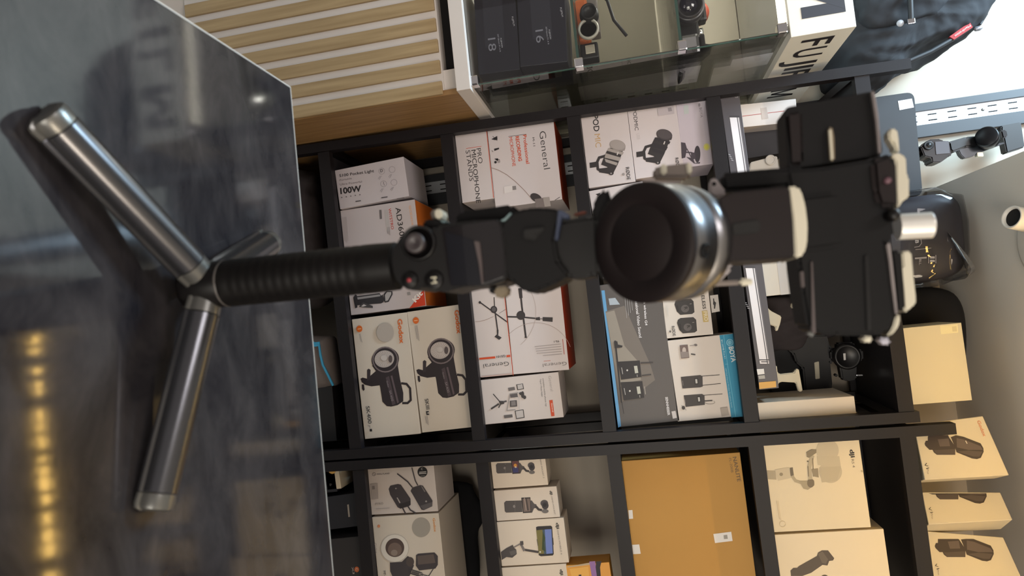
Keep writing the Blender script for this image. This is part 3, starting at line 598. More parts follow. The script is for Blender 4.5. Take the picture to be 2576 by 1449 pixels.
# ================================================================== upper shelf of the left rack
Z7 = zm(1780, 200, 1.685)
c = Carton('tube_light_box', 'long dark grey box with two bright tube lights on it, lying along the shelf edge', 'box', [(57, 60), (205, 1320), (290, 1310), (135, 47)], 1.681, .07, (84, 80, 84), Z7, rest=LV[4], rough=.35)
for y0, y1, x0, dx in ((155, 720, 88, 82), (795, 1205, 155, 62)):
    f_ = lambda t, o: (x0 + dx * t + o, y0 + (y1 - y0) * t)
    c.poly([f_(0, 0), f_(1, 0), f_(1, 42), f_(0, 42)], (226, 220, 222)); c.poly([f_(0, 30), f_(1, 30), f_(1, 34), f_(0, 34)], (90, 86, 90)); c.poly([f_(0, 38), f_(1, 38), f_(1, 42), f_(0, 42)], (120, 116, 120))
    c.poly([f_(0, 0), f_(.012, 0), f_(.012, 42), f_(0, 42)], (60, 56, 60)); c.poly([f_(.955, 0), f_(.965, 0), f_(.965, 42), f_(.955, 42)], (60, 56, 60)); c.poly([f_(.975, 6), f_(.985, 6), f_(.985, 36), f_(.975, 36)], (70, 66, 70))

for bx, by in ((84, 318), (152, 945)):
    for i in range(4): c.line([(bx + i * 4, by + i * 8), (bx + 8 + i * 4, by + 3 + i * 8)], 2, (190, 186, 188), c.let)
c.line([(88, 72), (118, 68)], 2, (190, 186, 188)); c.text('CE', (112, 80), (124, 78), 8, (190, 186, 188))
c.sticker([(203, 1228), (233, 1226), (236, 1248), (207, 1252)]); c.sticker([(209, 1255), (236, 1253), (239, 1268), (212, 1270)], (170, 166, 160)); c.poly([(212, 1284), (284, 1278), (286, 1304), (214, 1312)], (216, 166, 88)); c.end()
Z8 = zm(1560, 0, 4.262)
def rear(name, label, cat, c4, Y, depth, col, **k):
    return Carton(name, label, cat, c4, Y, depth, col, **k)
c = rear('storage_box', 'white box with a thin red line, lying behind the tube light box', 'box', [(1310, 1120), (1325, 1370), (1905, 1310), (1882, 1060)], 1.80, .12, (206, 196, 190), z=Z8, rest=LV[4])
c.line([(1310, 1246), (1760, 1190)], 6, (170, 80, 76)); c.poly([(1506, 1160), (1570, 1150), (1590, 1270), (1520, 1280)], (186, 172, 164)); c.end()
c = rear('storage_box', 'black upright box at the back beside the red-lined white box', 'box', [(1872, 326), (1884, 398), (1975, 386), (1962, 312)], 1.86, .09, (34, 32, 38), rest=LV[4]); c.end()
c = rear('storage_box', 'plain cream white box seen just right of the gimbal arm block', 'box', [(1905, 648), (1918, 748), (2014, 737), (2000, 640)], 1.74, .14, (206, 198, 186), rest=LV[4])
c.poly([(1952, 645), (2000, 640), (2012, 737), (1964, 742)], (190, 186, 184)); c.end()
Z9 = zm(1840, 680, 3.4497)
c = rear('accessory_box', 'long flat white box standing on edge at the right end of the top compartment', 'box', [(228, 1155), (244, 1300), (1085, 1250), (1064, 1088)], 1.69, .17, (216, 204, 188), z=Z9, rest=LV[4]); c.end()
# loose accessories on that shelf
def soft(name, label, cat, px, Y, depth, m, group=None, fr=.5, wr=0, p=2.6, smooth_n=2, rest=None):
    pts = [P(x, y, Y=Y) for x, y in px]
    for _ in range(smooth_n):
        q = []
        for i in range(len(pts)):
            a, b2 = pts[i], pts[(i + 1) % len(pts)]; q += [a * .75 + b2 * .25, a * .25 + b2 * .75]
        pts = q
    if rest is not None:
        rest = BD[0 if pts[0].x < .3 else 1][min(range(6), key=lambda i: abs(LV[i] - rest))] + (.004 if m in (FAB, FABD) else 0)
        mz = min(q.z for q in pts); mt = max(q.z for q in pts); pts = [Vector((q.x, q.y, mt - (mt - q.z) * (mt - rest - .001) / (mt - mz))) for q in pts]
    cx = sum((q for q in pts), Vector()) / len(pts)
    r = thing(name, label, cat, (cx.x, Y, min(q.z for q in pts)), group=group)
    b = MB(); b.puff(pts, depth, m, fr=fr, wr=wr, p=p, cr=.012 if m in (FAB, FABD) else 0); return r, b, pts
def slabthing(name, label, cat, px, Y, depth, m, bev=.002, parts='body', group=None, z=ID):
    pts = [P(*z(x, y), Y=Y) for x, y in px]; cx = sum(pts, Vector()) / len(pts)
    r = thing(name, label, cat, (cx.x, Y, min(q.z for q in pts)), group=group)
    b = MB(); b.slab(pts, depth, m, bev=bev); b.build(parts, r); return r
crm = mat('cream_card', (200, 192, 172), .6)
slabthing('mounting_bracket', 'small cream hooked bracket leaning on dark cloth behind the tube light box', 'bracket', [(290, 340), (310, 318), (342, 352), (436, 400), (425, 460), (400, 530), (376, 520), (384, 490), (300, 460)], 1.76, .012, crm, z=Z9)
slabthing('mounting_bracket', 'cream H-shaped bracket at the right end behind the tube light box', 'bracket', [(357, 832), (395, 826), (402, 890), (420, 902), (545, 888), (556, 860), (585, 855), (620, 1050), (584, 1056), (560, 975), (430, 968), (405, 985), (400, 1012), (376, 1010)], 1.74, .014, crm, z=Z9)
slabthing('paper_card', 'small pale card standing in the dark pile beside the gimbal plate', 'card', [(520, 282), (604, 286), (606, 345), (514, 326)], 1.80, .012, crm, z=Z9)
r, b, _ = soft('camera_strap', 'crumpled black cloth strap heaped behind the tube light box', 'strap', [(1925, 800), (1935, 750), (2000, 745), (2030, 760), (2045, 830), (2030, 880), (1960, 885), (1935, 870)], 1.875, .05, FABD, wr=.06, rest=LV[4] + .01); b.build('webbing', r)
BK = mat('black_rubber', (26, 25, 28), .6, noise=.2, bump=.2)
# camera gimbal lying at the back
g2 = thing('compact_gimbal', 'black folded gimbal with a round motor cap, standing at the back of the top compartment', 'gimbal', P(2110, 905, Y=1.9))
pl = lambda pts, Y, dep, m=BPL, bev=.002, z=Z9: (lambda b: (b.slab([P(*z(*q), Y=Y) for q in pts], dep, m, bev=bev), b)[1])(MB())
pl([(480, 600), (540, 590), (580, 640), (620, 560), (830, 560), (860, 670), (910, 680), (915, 790), (860, 800), (880, 1000), (860, 1075), (640, 1070), (620, 850), (560, 800), (540, 730), (490, 690)], 1.88, .03, BK, .004).build('folded_arm', g2)
pl([(920, 630), (1065, 622), (1085, 680), (1145, 690), (1150, 780), (1090, 800), (1090, 950), (1010, 965), (960, 950), (935, 810), (870, 780), (860, 700), (920, 690)], 1.86, .03, BPL, .004).build('motor_bracket', g2)
cc = P(*Z9(990, 745), Y=1.86); b = MB(); b.prof(cc, (0, -1, 0), [(0, .033), (.016, .033), (.02, .03), (.02, .026), (.0185, .025), (.0185, 0)], BPL); mc = b.build('motor_cap', g2)
pl([(970, 722), (990, 720), (993, 778), (975, 780)], 1.8405, .0008, paint((200, 198, 196)), 0).build('cap_label', mc)
pl([(900, 900), (925, 900), (928, 925), (905, 925)], 1.85, .02).build('clamp_screw', g2); pl([(1085, 905), (1140, 905), (1140, 915), (1088, 918)], 1.855, .006, CHR, .0005).build('lock_lever', g2)
pl([(720, 800), (760, 790), (768, 940), (730, 945)], 1.878, .004, crm, .001).build('pale_insert', g2)
r, b, pts = soft('camera_bag', 'black soft camera bag filling the back of the top compartment behind the gimbal plate', 'bag', [(1925, 690), (1925, 840), (2060, 850), (2130, 850), (2125, 700), (2120, 480), (2110, 450), (1925, 470)], 1.938, .03, FABD, p=6, smooth_n=2, rest=LV[4] + .006); b.build('bag_body', r)
slabthing('foam_tray', 'low black tray at the back, behind the H-shaped bracket', 'tray', [(1930, 858), (1945, 1010), (2075, 1000), (2062, 856)], 1.935, .035, mat('black_rubber', (26, 25, 28), .6), parts='tray_body')
# small silver bracket left
b2 = slabthing('phone_clamp', 'small pale grey clamp with a round eye, behind the tube light box', 'clamp', [(1888, 408), (1935, 396), (1955, 392), (1960, 420), (1985, 425), (1985, 440), (1880, 448)], 1.80, .02, mat('pale_plastic', (190, 186, 180), .5))
b = MB(); q = P(1938, 403, Y=1.799); b.prof(q, (0, -1, 0), [(0, .013), (.004, .013), (.004, .009), (.003, .0085)], mat('pale_plastic', (190, 186, 180), .5)); b.build('eyelet', b2)

# ================================================================== on top of the left rack
c = rear('storage_box', 'plain cream box with a paper sticker, on top of the rack at its right end', 'box', [(1482, 506), (1566, 1174), (2085, 1130), (1999, 450)], 1.69, .12, (206, 195, 165), z=Z9, rest=LV[5])
c.sticker([(1808, 482), (1962, 466), (1968, 540), (1818, 556)], (225, 214, 170)); c.poly([(1912, 488), (1952, 484), (1957, 530), (1918, 532)], (205, 192, 150)); c.end()
BK0 = mat('black_felt', (17, 16, 19), .9, noise=.3)
r, b, pts = soft('fabric_pouch', 'round black soft pouch behind the cream box, on top of the rack', 'pouch', [(2275, 735), (2330, 715), (2390, 722), (2415, 760), (2425, 830), (2428, 930), (2400, 980), (2300, 985), (2275, 900)], 1.9, .12, BK0, rest=LV[5]); b.build('pouch_body', r)
r, b, pts = soft('lens_hard_case', 'rounded dark hard case in clear plastic wrap, on the rack top behind the white knob', 'case', [(2205, 520), (2240, 508), (2340, 492), (2385, 500), (2398, 560), (2405, 650), (2400, 690), (2340, 712), (2215, 720)], 1.84, .16, mat('dark_eva_shell', (50, 48, 54), .5, noise=.15), p=5, smooth_n=2, rest=LV[5]); cs = b.build('case_shell', r)
f = Face(P(2340, 600, Y=1.757), (1, 0, 0), (0, 0, 1)); 
f.text('II', (2340, 645), (2340, 659), 10, (190, 186, 186), .03); f.line([(2336, 642), (2336, 662)], 1.5, (190, 186, 186), f.let); f.line([(2354, 642), (2354, 662)], 1.5, (190, 186, 186), f.let)
f.text('BLL.', (2312, 700 - 48), (2312, 652 + 15), 5, (190, 186, 186)); f.line([(2302, 650), (2330, 648)], 4, (170, 166, 166), f.let); f.line([(2303, 628), (2342, 624)], 1.4, (170, 166, 166), f.let); f.line([(2300, 622), (2312, 620), (2318, 612), (2316, 600)], 2, (150, 146, 146), f.let); f.text('B', (2302, 604), (2302, 612), 8, (200, 198, 198), .02)
lt = MB(); lt.m, lt.mi, lt.f, lt.sm = f.let.m, f.let.mi, f.let.f, f.let.sm; lt.v = [tuple(f.o + f.u * x + Vector((0, 1, 0)) * y + f.v * z) for x, y, z in f.let.v]; lt.build('printed_lettering', r)
b = MB(); gw = glass('clear_wrap_film', (.93, .93, .95), .6); wp = []
b.puff([P(x, y, Y=1.84) + Vector((0, 0, .0)) for x, y in [(2215, 498), (2260, 487), (2330, 478), (2362, 492), (2394, 496), (2408, 560), (2412, 640), (2402, 706), (2425, 690), (2345, 722), (2212, 730)]], .175, gw, p=5, wr=.03); wf = b.build('clear_wrap', r)
# flat black backed softbox bag
pts = []
def rrect(c4, rad, n=6):
    """rounded quadrilateral in picture positions"""
    out = []
    for i in range(4):
        p0, p1, p2 = [Vector((*c4[(i + k - 1) % 4], 0)) for k in range(3)]
        a = p1 + (p0 - p1).normalized() * rad; b_ = p1 + (p2 - p1).normalized() * rad
        for k in range(n + 1):
            t = k / n; q = a * (1 - t) ** 2 + p1 * 2 * t * (1 - t) + b_ * t * t; out.append((q.x, q.y))
    return out
hc = slabthing('padded_case', 'flat black padded case with rounded corners and a white sticker, upright on the rack top', 'case', rrect([(2188, 246), (2300, 230), (2322, 492), (2212, 505)], 20), 1.885, .035, mat('black_padded_shell', (28, 29, 34), .55, noise=.12, bump=.1), bev=.005, parts='shell')
b = MB(); b.slab([P(x, y, Y=1.8842) for x, y in ((2259, 254), (2294, 248), (2299, 270), (2263, 277))], .0006, paint((240, 240, 242))); b.build('white_sticker', hc)
# flash boxes on top of the right rack
Za = zm(2200, 1000, 3.226)
def v1(label, BL, BR, TR, TL, SB, ST, art, Yl, Yr, Yt):
    z = Za; a = P(*z(*BL), Y=Yl); b_ = P(*z(*BR), Y=Yr); d = P(*z(*TL), Y=Yt)
    n = (b_ - a).cross(d - a).normalized(); dr = ray(*z(*TR)); c_ = CAM + dr * ((a - CAM).dot(n) / dr.dot(n))
    bk = Vector((.0, 1, 0)) - n * 0
    u = (b_ - a).normalized(); back = Vector((u.y * -1, u.x, 0)).normalized() * .07
    if back.y < 0: back = -back
    r = thing('flash_box', label, 'box', (a.x, a.y, min(a.z, b_.z)), group='speedlight boxes in a row on the rack top')
    mb = MB(); m = mat('card_v1', (206, 194, 168), .5, noise=.03)
    dz = Vector((0, 0, 0)); bmk = bmesh.new(); vs = [bmk.verts.new(q) for q in (a, b_, b_ + back, a + back, d, c_, c_ + back, d + back)]
    for q in ([3, 2, 1, 0], [4, 5, 6, 7], [0, 1, 5, 4], [1, 2, 6, 5], [2, 3, 7, 6], [3, 0, 4, 7]): bmk.faces.new([vs[i] for i in q])
    bmesh.ops.recalc_face_normals(bmk, faces=bmk.faces[:]); bmesh.ops.bevel(bmk, geom=bmk.edges[:], offset=.001, segments=1, affect='EDGES'); mb.bm(bmk, m)
    v = (d - a); v = (v - v.dot(u) * u).normalized(); f = Face(a, u, v, z); 
    art(f)
    N = f.n if f.n.y < 0 else -f.n
    for src, nm in ((f.pic, 'pic'), (f.let, 'printed_lettering')):
        t = MB() if nm != 'pic' else mb
        base = len(t.v); t.v += [tuple(f.o + f.u * x + f.v * zz + N * -y) for x, y, zz in src.v]
        for q, k in zip(src.f, src.mi): t.f.append([base + i for i in q]); t.mi.append(t._mi(src.m[k])); t.sm.append(False)
        if nm != 'pic' and t.v: t.build(nm, r)
    mb.build('carton_body', r); return r
def flash(f, dx, dy, clip=0):
    T = lambda p: (p[0] + dx, p[1] + dy); D = (58, 48, 46); G = (92, 80, 76)
    def cl(ps):
        return [T((x, max(y, clip))) for x, y in ps]
    def pp(ps, c):
        if any(y > clip + 2 for x, y in ps): f.poly(cl(ps), c)
    pp([(432, 318), (440, 308), (596, 305), (604, 322), (655, 400), (655, 465), (505, 465), (480, 445), (470, 425), (445, 425), (412, 392), (406, 375), (415, 352), (432, 350)], D)
    pp([(512, 340), (600, 332), (612, 395), (530, 398)], G); pp([(480, 428), (652, 418), (654, 462), (505, 462)], (76, 66, 62))
    pp([(618, 322), (660, 306), (720, 318), (860, 372), (882, 410), (885, 440), (862, 490), (830, 500), (790, 495), (665, 445), (650, 400)], D)
    pp([(665, 330), (720, 340), (860, 395), (878, 425), (760, 425), (668, 405)], G); pp([(670, 440), (760, 430), (876, 440), (850, 480), (800, 478)], (80, 70, 66))
def art1(f):
    flash(f, 0, 0); f.text('Godox', (830, 190), (882, 318), 26, (205, 128, 90), .01); f.text('V1', (400, 535), (420, 580), 24, BLK); f.text('Pro', (424, 582), (430, 622), 12, (150, 136, 120)); f.arc(346, 242, 18, 0, 360, 5, (190, 110, 80)); f.line([(738, 352), (750, 374)], 7, (200, 190, 180))
def art2(f):
    flash(f, 25, 362, 416); f.text('V1', (432, 892), (452, 936), 24, BLK); f.text('Pro', (456, 938), (464, 985), 12, (150, 136, 120))
def art3(f):
    flash(f, 82, 830, 318); f.text('V1', (484, 1352), (505, 1395), 24, BLK); f.text('Pro', (508, 1398), (516, 1440), 12, (150, 136, 120))
v1('cream speedlight carton with the whole flash picture showing, first beside the rack post', (318, 222), (408, 668), (1092, 630), (878, 150), 0, 0, art1, 1.685, 1.645, 1.685)
v1('cream speedlight carton, middle of the three, its flash picture half covered', (384, 768), (438, 1030), (1120, 992), (1020, 770), 0, 0, art2, 1.70, 1.66, 1.70)
v1('cream speedlight carton at the edge of the picture, third in the row', (424, 1085), (500, 1600), (1230, 1545), (1044, 1135), 0, 0, art3, 1.70, 1.64, 1.70)

# ================================================================== right rack
Zb = zm(780, 1100, 4.152)
c = Carton('video_transmitter_box', 'pale carton picturing two dark antenna units with a round black badge', 'box', [(608, 322), (645, 820), (1335, 775), (1290, 265)], A, .16, (205, 194, 188), Zb, rest=LV[1])
D = (66, 60, 64)
c.arc(668, 385, 17, 0, 360, 3.5, D); c.line([(660, 378), (675, 392)], 3, D); c.text('HOLLYLAND', (698, 392), (832, 384), 14, D, .01); c.disc(1175, 362, 52, 55, (30, 27, 28)); c.line([(1142, 365), (1212, 360)], 8, (200, 194, 190)); c.line([(1140, 380), (1214, 376)], 8, (200, 194, 190)); c.arc(1172, 330, 9, 60, 300, 4, (200, 194, 190)); c.line([(1155, 405), (1200, 402)], 5, (150, 145, 142))
c.poly([(822, 540), (840, 505), (920, 487), (950, 495), (1050, 640), (1052, 705), (1030, 722), (945, 745), (915, 730), (838, 600)], D); c.poly([(925, 700), (1050, 660), (1048, 705), (945, 742)], (48, 43, 46)); c.poly([(905, 630), (916, 628), (946, 682), (936, 688)], (170, 164, 162)); c.disc(898, 534, 9, 8, (150, 144, 142))
c.line([(970, 740), (998, 795)], 14, D); c.line([(1025, 722), (1050, 760), (1104, 790)], 14, D)
c.poly([(1052, 560), (1070, 525), (1150, 500), (1180, 505), (1280, 660), (1278, 720), (1190, 760), (1165, 755)], D); c.poly([(1150, 715), (1278, 675), (1276, 720), (1188, 757)], (92, 86, 88)); c.disc(1214, 668, 10, 9, (160, 154, 150)); c.poly([(1160, 508), (1172, 512), (1208, 568), (1196, 570)], (130, 124, 124))
c.line([(914, 380), (1020, 462), (1068, 520)], 13, D); c.line([(1066, 318), (1100, 450), (1126, 500)], 11, D)
c.poly([(632, 488), (708, 480), (716, 640), (645, 648)], (170, 160, 156)); c.poly([(648, 508), (676, 505), (680, 540), (652, 544)], (130, 122, 120)); c.text('PYRO', (686, 708), (768, 700), 20, (150, 142, 138)); c.line([(690, 748), (832, 740)], 5, (180, 170, 166)); c.end()
c = Carton('ring_flash_box', 'cream macro ring flash carton with a large grey seal, cut by the picture edge', 'box', [(650, 828), (755, 1990), (1462, 1945), (1340, 800)], A, .2, (214, 202, 188), Zb, rest=LV[1])
c.disc(1160, 940, 96, 103, (164, 156, 146)); c.text('Godox', (1280, 845), (1296, 990), 26, (216, 140, 60), .015); c.disc(718, 928, 14, 16, (216, 140, 100)); c.disc(885, 1158, 150, 152, (224, 216, 206)); c.arc(885, 1158, 146, 0, 360, 8, (190, 180, 170)); c.disc(886, 1152, 98, 98, (84, 68, 64)); c.disc(886, 1172, 72, 72, (118, 100, 92)); c.disc(880, 1205, 34, 32, (146, 130, 120))
c.poly([(835, 1308), (960, 1300), (1020, 1240), (1060, 1260), (1085, 1340), (1040, 1449), (860, 1449), (838, 1400)], D); c.disc(1045, 1300, 42, 50, (80, 70, 68)); c.poly([(1108, 1230), (1130, 1215), (1300, 1202), (1335, 1240), (1335, 1330), (1310, 1370), (1140, 1390), (1105, 1340)], D); c.poly([(1120, 1240), (1290, 1220), (1310, 1310), (1130, 1330)], (98, 86, 82))
for i in range(9): c.arc(1050 + i * 13, 1400 + i * 4, 24, 0, 360, 5, D, n=12)
c.line([(1160, 1430), (1240, 1449), (1290, 1370)], 8, D); c.text('MF-R76', (765, 1395), (780, 1510), 28, (110, 100, 94)); c.end()
r, b, pts = soft('softbox_reflector', 'dark rounded reflector dish in the shadow behind the ring flash carton', 'reflector', [(1000, 1215), (1180, 1208), (1190, 1240), (1215, 1270), (1218, 1310), (1195, 1340), (1205, 1420), (1200, 1500), (1010, 1500), (1005, 1300)], 1.95, .05, BK0, rest=LV[1]); b.build('dish', r)
Zc = zm(1190, 1090, 4.037)
def dj(c, A_, B_, h, extra, C_=None):
    c.text('dji', A_, B_, h, (36, 32, 32), .03); c.text(extra, (B_[0] + 2, B_[1] + 10), C_, h * .55, (130, 122, 118), -.01)
def pocket(c, dx, dy, scr, s=1):
    T = lambda x, y: (232 + (x - 232) * s + dx, 300 + (y - 300) * s + dy); Q = lambda *p: [T(*q) for q in p]; D = (84, 78, 78)
    c.poly(Q((232, 320), (248, 304), (388, 300), (396, 402), (250, 408), (238, 395)), D); c.poly(Q((385, 275), (466, 272), (474, 408), (400, 412)), (40, 35, 38))
    c.poly(Q((396, 284), (462, 281), (468, 398), (406, 402)), scr); c.poly(Q((466, 300), (478, 300), (500, 330), (520, 335), (520, 365), (498, 370), (482, 408), (474, 408)), D)
    c.line(Q((515, 352), (540, 380), (565, 385)), 20 * s, (60, 54, 56)); c.disc(*T(590, 325), 34 * s, 30 * s, (78, 72, 74)); c.disc(*T(598, 345), 30 * s, 34 * s, (60, 54, 58)); c.disc(*T(594, 340), 16 * s, 17 * s, (36, 32, 36)); c.disc(*T(598, 395), 30 * s, 18 * s, (110, 104, 102)); c.disc(*T(322, 352), 11 * s, 13 * s, (140, 132, 130)); c.line(Q((330, 305), (330, 402)), 3, (120, 112, 110))
c = Carton('pocket_camera_box', 'small white pocket camera carton with a coloured screen, leftmost of the white row', 'box', [(169, 176), (217, 572), (762, 524), (722, 146)], A, .07, (220, 206, 190), Zc, rest=LV[2])
dj(c, (660, 184), (672, 238), 26, 'OSMO POCKET 3', (712, 455)); pocket(c, 0, 0, (104, 62, 66)); c.disc(430, 325, 16, 18, (220, 150, 60)); c.disc(434, 345, 10, 10, (225, 215, 200)); c.poly([(400, 350), (460, 348), (464, 396), (408, 400)], (56, 58, 110))
c.poly([(220, 190), (274, 186), (276, 208), (223, 210)], (100, 72, 60)); c.poly([(226, 236), (276, 232), (280, 256), (230, 260)], (110, 84, 72)); c.poly([(302, 210), (316, 209), (318, 230), (304, 230)], (90, 70, 60)); c.disc(330, 330, 4, 4, BLK); c.end()
c = Carton('pocket_camera_box', 'white pocket camera carton with the screen turned grey, second of the white row', 'box', [(212, 583), (248, 903), (882, 850), (848, 538)], A, .07, (218, 205, 192), Zc, rest=LV[2])
dj(c, (776, 586), (790, 628), 24, 'OSMO POCKET', (826, 825)); pocket(c, 84, 382, (120, 104, 98), 1.14); c.line([(540, 655), (560, 780)], 10, (60, 54, 54)); c.line([(522, 655), (540, 780)], 8, (170, 150, 140)); c.end()
c = Carton('phone_gimbal_box', 'white phone gimbal carton picturing a phone with a blue sky landscape', 'box', [(248, 908), (300, 1363), (966, 1310), (926, 850)], A, .08, (220, 206, 190), Zc, rest=LV[2])
dj(c, (842, 908), (850, 972), 28, 'OSMO MOBILE 6', (892, 1232)); D = (78, 72, 72)
c.poly([(640, 952), (660, 945), (790, 938), (804, 950), (820, 1225), (810, 1240), (690, 1248), (668, 1238)], (40, 36, 38)); c.poly([(642, 984), (704, 978), (722, 1222), (668, 1225)], (120, 112, 60)); c.poly([(704, 978), (736, 976), (752, 1224), (722, 1226)], (64, 84, 96)); c.poly([(728, 976), (796, 972), (810, 1218), (745, 1224)], (110, 130, 196)); c.poly([(708, 1000), (735, 1060), (722, 1110), (735, 1200), (700, 1180)], (52, 70, 40)); c.disc(682, 1204, 8, 9, (220, 214, 206))
c.line([(660, 1205), (520, 1182)], 22, (70, 64, 64)); c.line([(520, 1190), (490, 1130)], 24, (120, 112, 110)); c.poly([(478, 1096), (510, 1094), (514, 1130), (480, 1140)], D); c.line([(478, 1124), (410, 1160)], 12, (130, 122, 120)); c.poly([(284, 1205), (340, 1165), (405, 1132), (415, 1160), (440, 1180), (445, 1225), (400, 1262), (340, 1255), (292, 1285)], D)
c.poly([(370, 1200), (438, 1180), (440, 1222), (385, 1240)], (100, 94, 92)); c.line([(650, 1075), (660, 1140)], 5, D); c.line([(812, 1060), (818, 1130)], 5, D); c.end()
c = Carton('phone_gimbal_box', 'white carton at the picture edge, last of the white row, under the orange box', 'box', [(299, 1369), (352, 1840), (1003, 1790), (946, 1322)], A, .08, (220, 206, 190), Zc, rest=LV[2])
c.text('dji', (882, 1382), (890, 1442), 28, (36, 32, 32), .03); c.end()
c = Carton('memory_card_box', 'small orange and purple box standing on the last white carton at the picture edge', 'box', [(950, 1352), (1000, 1790), (1440, 1755), (1388, 1298)], A, .06, (228, 160, 62), Zc)
c.poly([(952, 1354), (1190, 1312), (1192, 1335), (960, 1362)], (190, 170, 140)); c.poly([(1180, 1302), (1240, 1298), (1262, 1480), (1210, 1480)], (150, 110, 170)); c.poly([(1250, 1300), (1305, 1298), (1290, 1360), (1300, 1480), (1262, 1480), (1245, 1360)], (36, 30, 40)); c.poly([(980, 1375), (1170, 1350), (1180, 1450), (1000, 1450)], (236, 178, 84)); c.poly([(1072, 1436), (1100, 1434), (1100, 1449), (1074, 1449)], (36, 30, 30)); c.end()
Zd = zm(1520, 1060, 3.7256)
c = Carton('brown_carton', 'large plain brown corrugated carton with a small white label, filling the shelf', 'carton', [(163, 366), (330, 1650), (1440, 1600), (1272, 298)], A, .26, (188, 142, 74), Zd, rest=LV[3], rough=.75)
c.text('NANLITE', (1204, 335), (1248, 565), 34, (96, 70, 36), .01); c.text('FL-200B', (1168, 345), (1190, 480), 22, (120, 90, 50), .0)
c.sticker([(1022, 1055), (1190, 1034), (1203, 1120), (1038, 1140)]); c.poly([(1118, 1066), (1152, 1062), (1158, 1100), (1122, 1103)], (150, 146, 140)); c.sticker([(226, 832), (264, 830), (271, 911), (232, 914)]); c.sticker([(262, 1156), (328, 1152), (342, 1240), (272, 1244)]); c.end()
Ze = zm(1860, 1040, 3.543)
c = Carton('gimbal_box', 'cream white carton with a pale camera gimbal picture, left of the pair on its shelf', 'box', [(202, 190), (323, 1072), (1166, 1012), (1060, 134)], A, .12, (226, 210, 178), Ze, rest=LV[4])
c.text('dji', (982, 322), (995, 395), 34, (46, 38, 30), .035); c.text('RS 4', (998, 408), (1010, 482), 20, (120, 106, 86)); G = (150, 136, 110)
c.disc(785, 330, 100, 102, (200, 186, 158)); c.disc(812, 520, 102, 100, (196, 182, 154)); c.poly([(690, 380), (890, 380), (905, 480), (700, 460)], (198, 184, 156)); c.poly([(712, 480), (905, 470), (870, 600), (735, 615)], (190, 176, 148))
c.poly([(244, 508), (320, 512), (330, 590), (255, 586)], (176, 162, 136)); c.poly([(315, 500), (440, 480), (460, 575), (345, 600)], (205, 190, 162)); c.disc(372, 542, 16, 15, G); c.poly([(448, 485), (475, 480), (486, 560), (456, 555)], (110, 98, 80)); c.line([(472, 560), (500, 600), (560, 620)], 26, (176, 162, 134)); c.poly([(530, 600), (600, 600), (665, 595), (668, 640), (610, 680), (570, 670)], (168, 154, 126)); c.disc(635, 620, 32, 40, (120, 106, 84))
c.line([(632, 580), (622, 480), (650, 380)], 34, (184, 170, 142)); c.line([(652, 400), (660, 560)], 8, (120, 106, 84)); c.line([(610, 470), (616, 560)], 7, (120, 106, 84)); c.poly([(596, 345), (640, 320), (685, 322), (685, 350), (620, 395), (600, 388)], (140, 126, 100)); c.poly([(640, 500), (700, 490), (706, 570), (660, 560)], (150, 136, 110)); c.disc(608, 426, 8, 6, (90, 80, 64))
c.disc(1092, 515, 8, 9, (190, 174, 140)); c.arc(384, 985, 26, 0, 360, 3, (206, 190, 158)); c.bars((345, 780), (370, 950), 12, 2, (216, 200, 168)); c.end()
c = Carton('gimbal_box', 'large cream carton with a dark handle picture, cut by the picture edge', 'box', [(324, 1080), (420, 1900), (1400, 1850), (1285, 1030)], A - .0, .2, (228, 212, 182), Ze, rest=LV[4])
D = (84, 72, 60); c.poly([(455, 1400), (480, 1376), (515, 1375), (530, 1360), (690, 1270), (700, 1240), (735, 1220), (790, 1220), (845, 1290), (835, 1310), (800, 1315), (785, 1355), (740, 1350), (640, 1420), (560, 1449), (460, 1449)], D); c.poly([(700, 1250), (740, 1228), (790, 1300), (770, 1340), (735, 1330)], (104, 92, 78)); c.disc(760, 1465, 34, 28, D); c.end()

# ================================================================== bottom shelf, seen over the counter edge
r, b, pts = soft('shoulder_bag', 'dark grey soft shoulder bag on the lowest shelf, at the left behind the counter edge', 'bag', [(640, 440), (800, 425), (812, 470), (822, 540), (828, 640), (838, 700), (845, 770), (690, 790)], 1.80, .16, FABD, wr=.04, rest=LV[0]); b.build('bag_body', r)
r, b, pts = soft('zip_pouch', 'grey pouch with a bright blue zip, on the lowest shelf behind the counter edge', 'pouch', [(640, 835), (815, 846), (842, 843), (846, 880), (858, 940), (858, 975), (700, 985), (650, 975)], 1.76, .10, mat('grey_pouch_fabric', (112, 104, 102), .85, noise=.15, bump=.3), rest=LV[0]); b.build('pouch_body', r)
b = MB(); zp = [(788, 862), (803, 868), (806, 892), (812, 918), (826, 945), (838, 970)]
b.tube([P(x, y, Y=1.70) for x, y in zp], .0035, mat('blue_zip', (60, 160, 205), .4), n=8); b.build('zip', r)
b = MB(); b.box(P(796, 866, Y=1.70) - Vector((.006, .002, .008)), P(796, 866, Y=1.70) + Vector((.006, .002, .01)), mat('blue_zip', (60, 160, 205), .4), .001); b.build('zip_pull', r)
Zf_ = zm(0, 780, 2.166)
c = Carton('equipment_case', 'black equipment box on the lowest shelf, between the pouch and the rack post', 'case', [(640, 985), (655, 1130), (845, 1105), (838, 975)], 1.74, .2, (30, 28, 32), rest=LV[0]); c.end()
c = Carton('trigger_box', 'small cream box marked T3 on the dark stack beside the counter edge', 'box', [(817, 1173), (822, 1236), (857, 1229), (851, 1167)], 1.70, .09, (214, 200, 176))
c.text('T3', (823, 1176), (826, 1190), 8, (60, 50, 40), .01); c.disc(836, 1184, 9, 8, (220, 176, 96)); c.poly([(829, 1216), (836, 1217), (832, 1223), (829, 1222)], BLK); c.end()
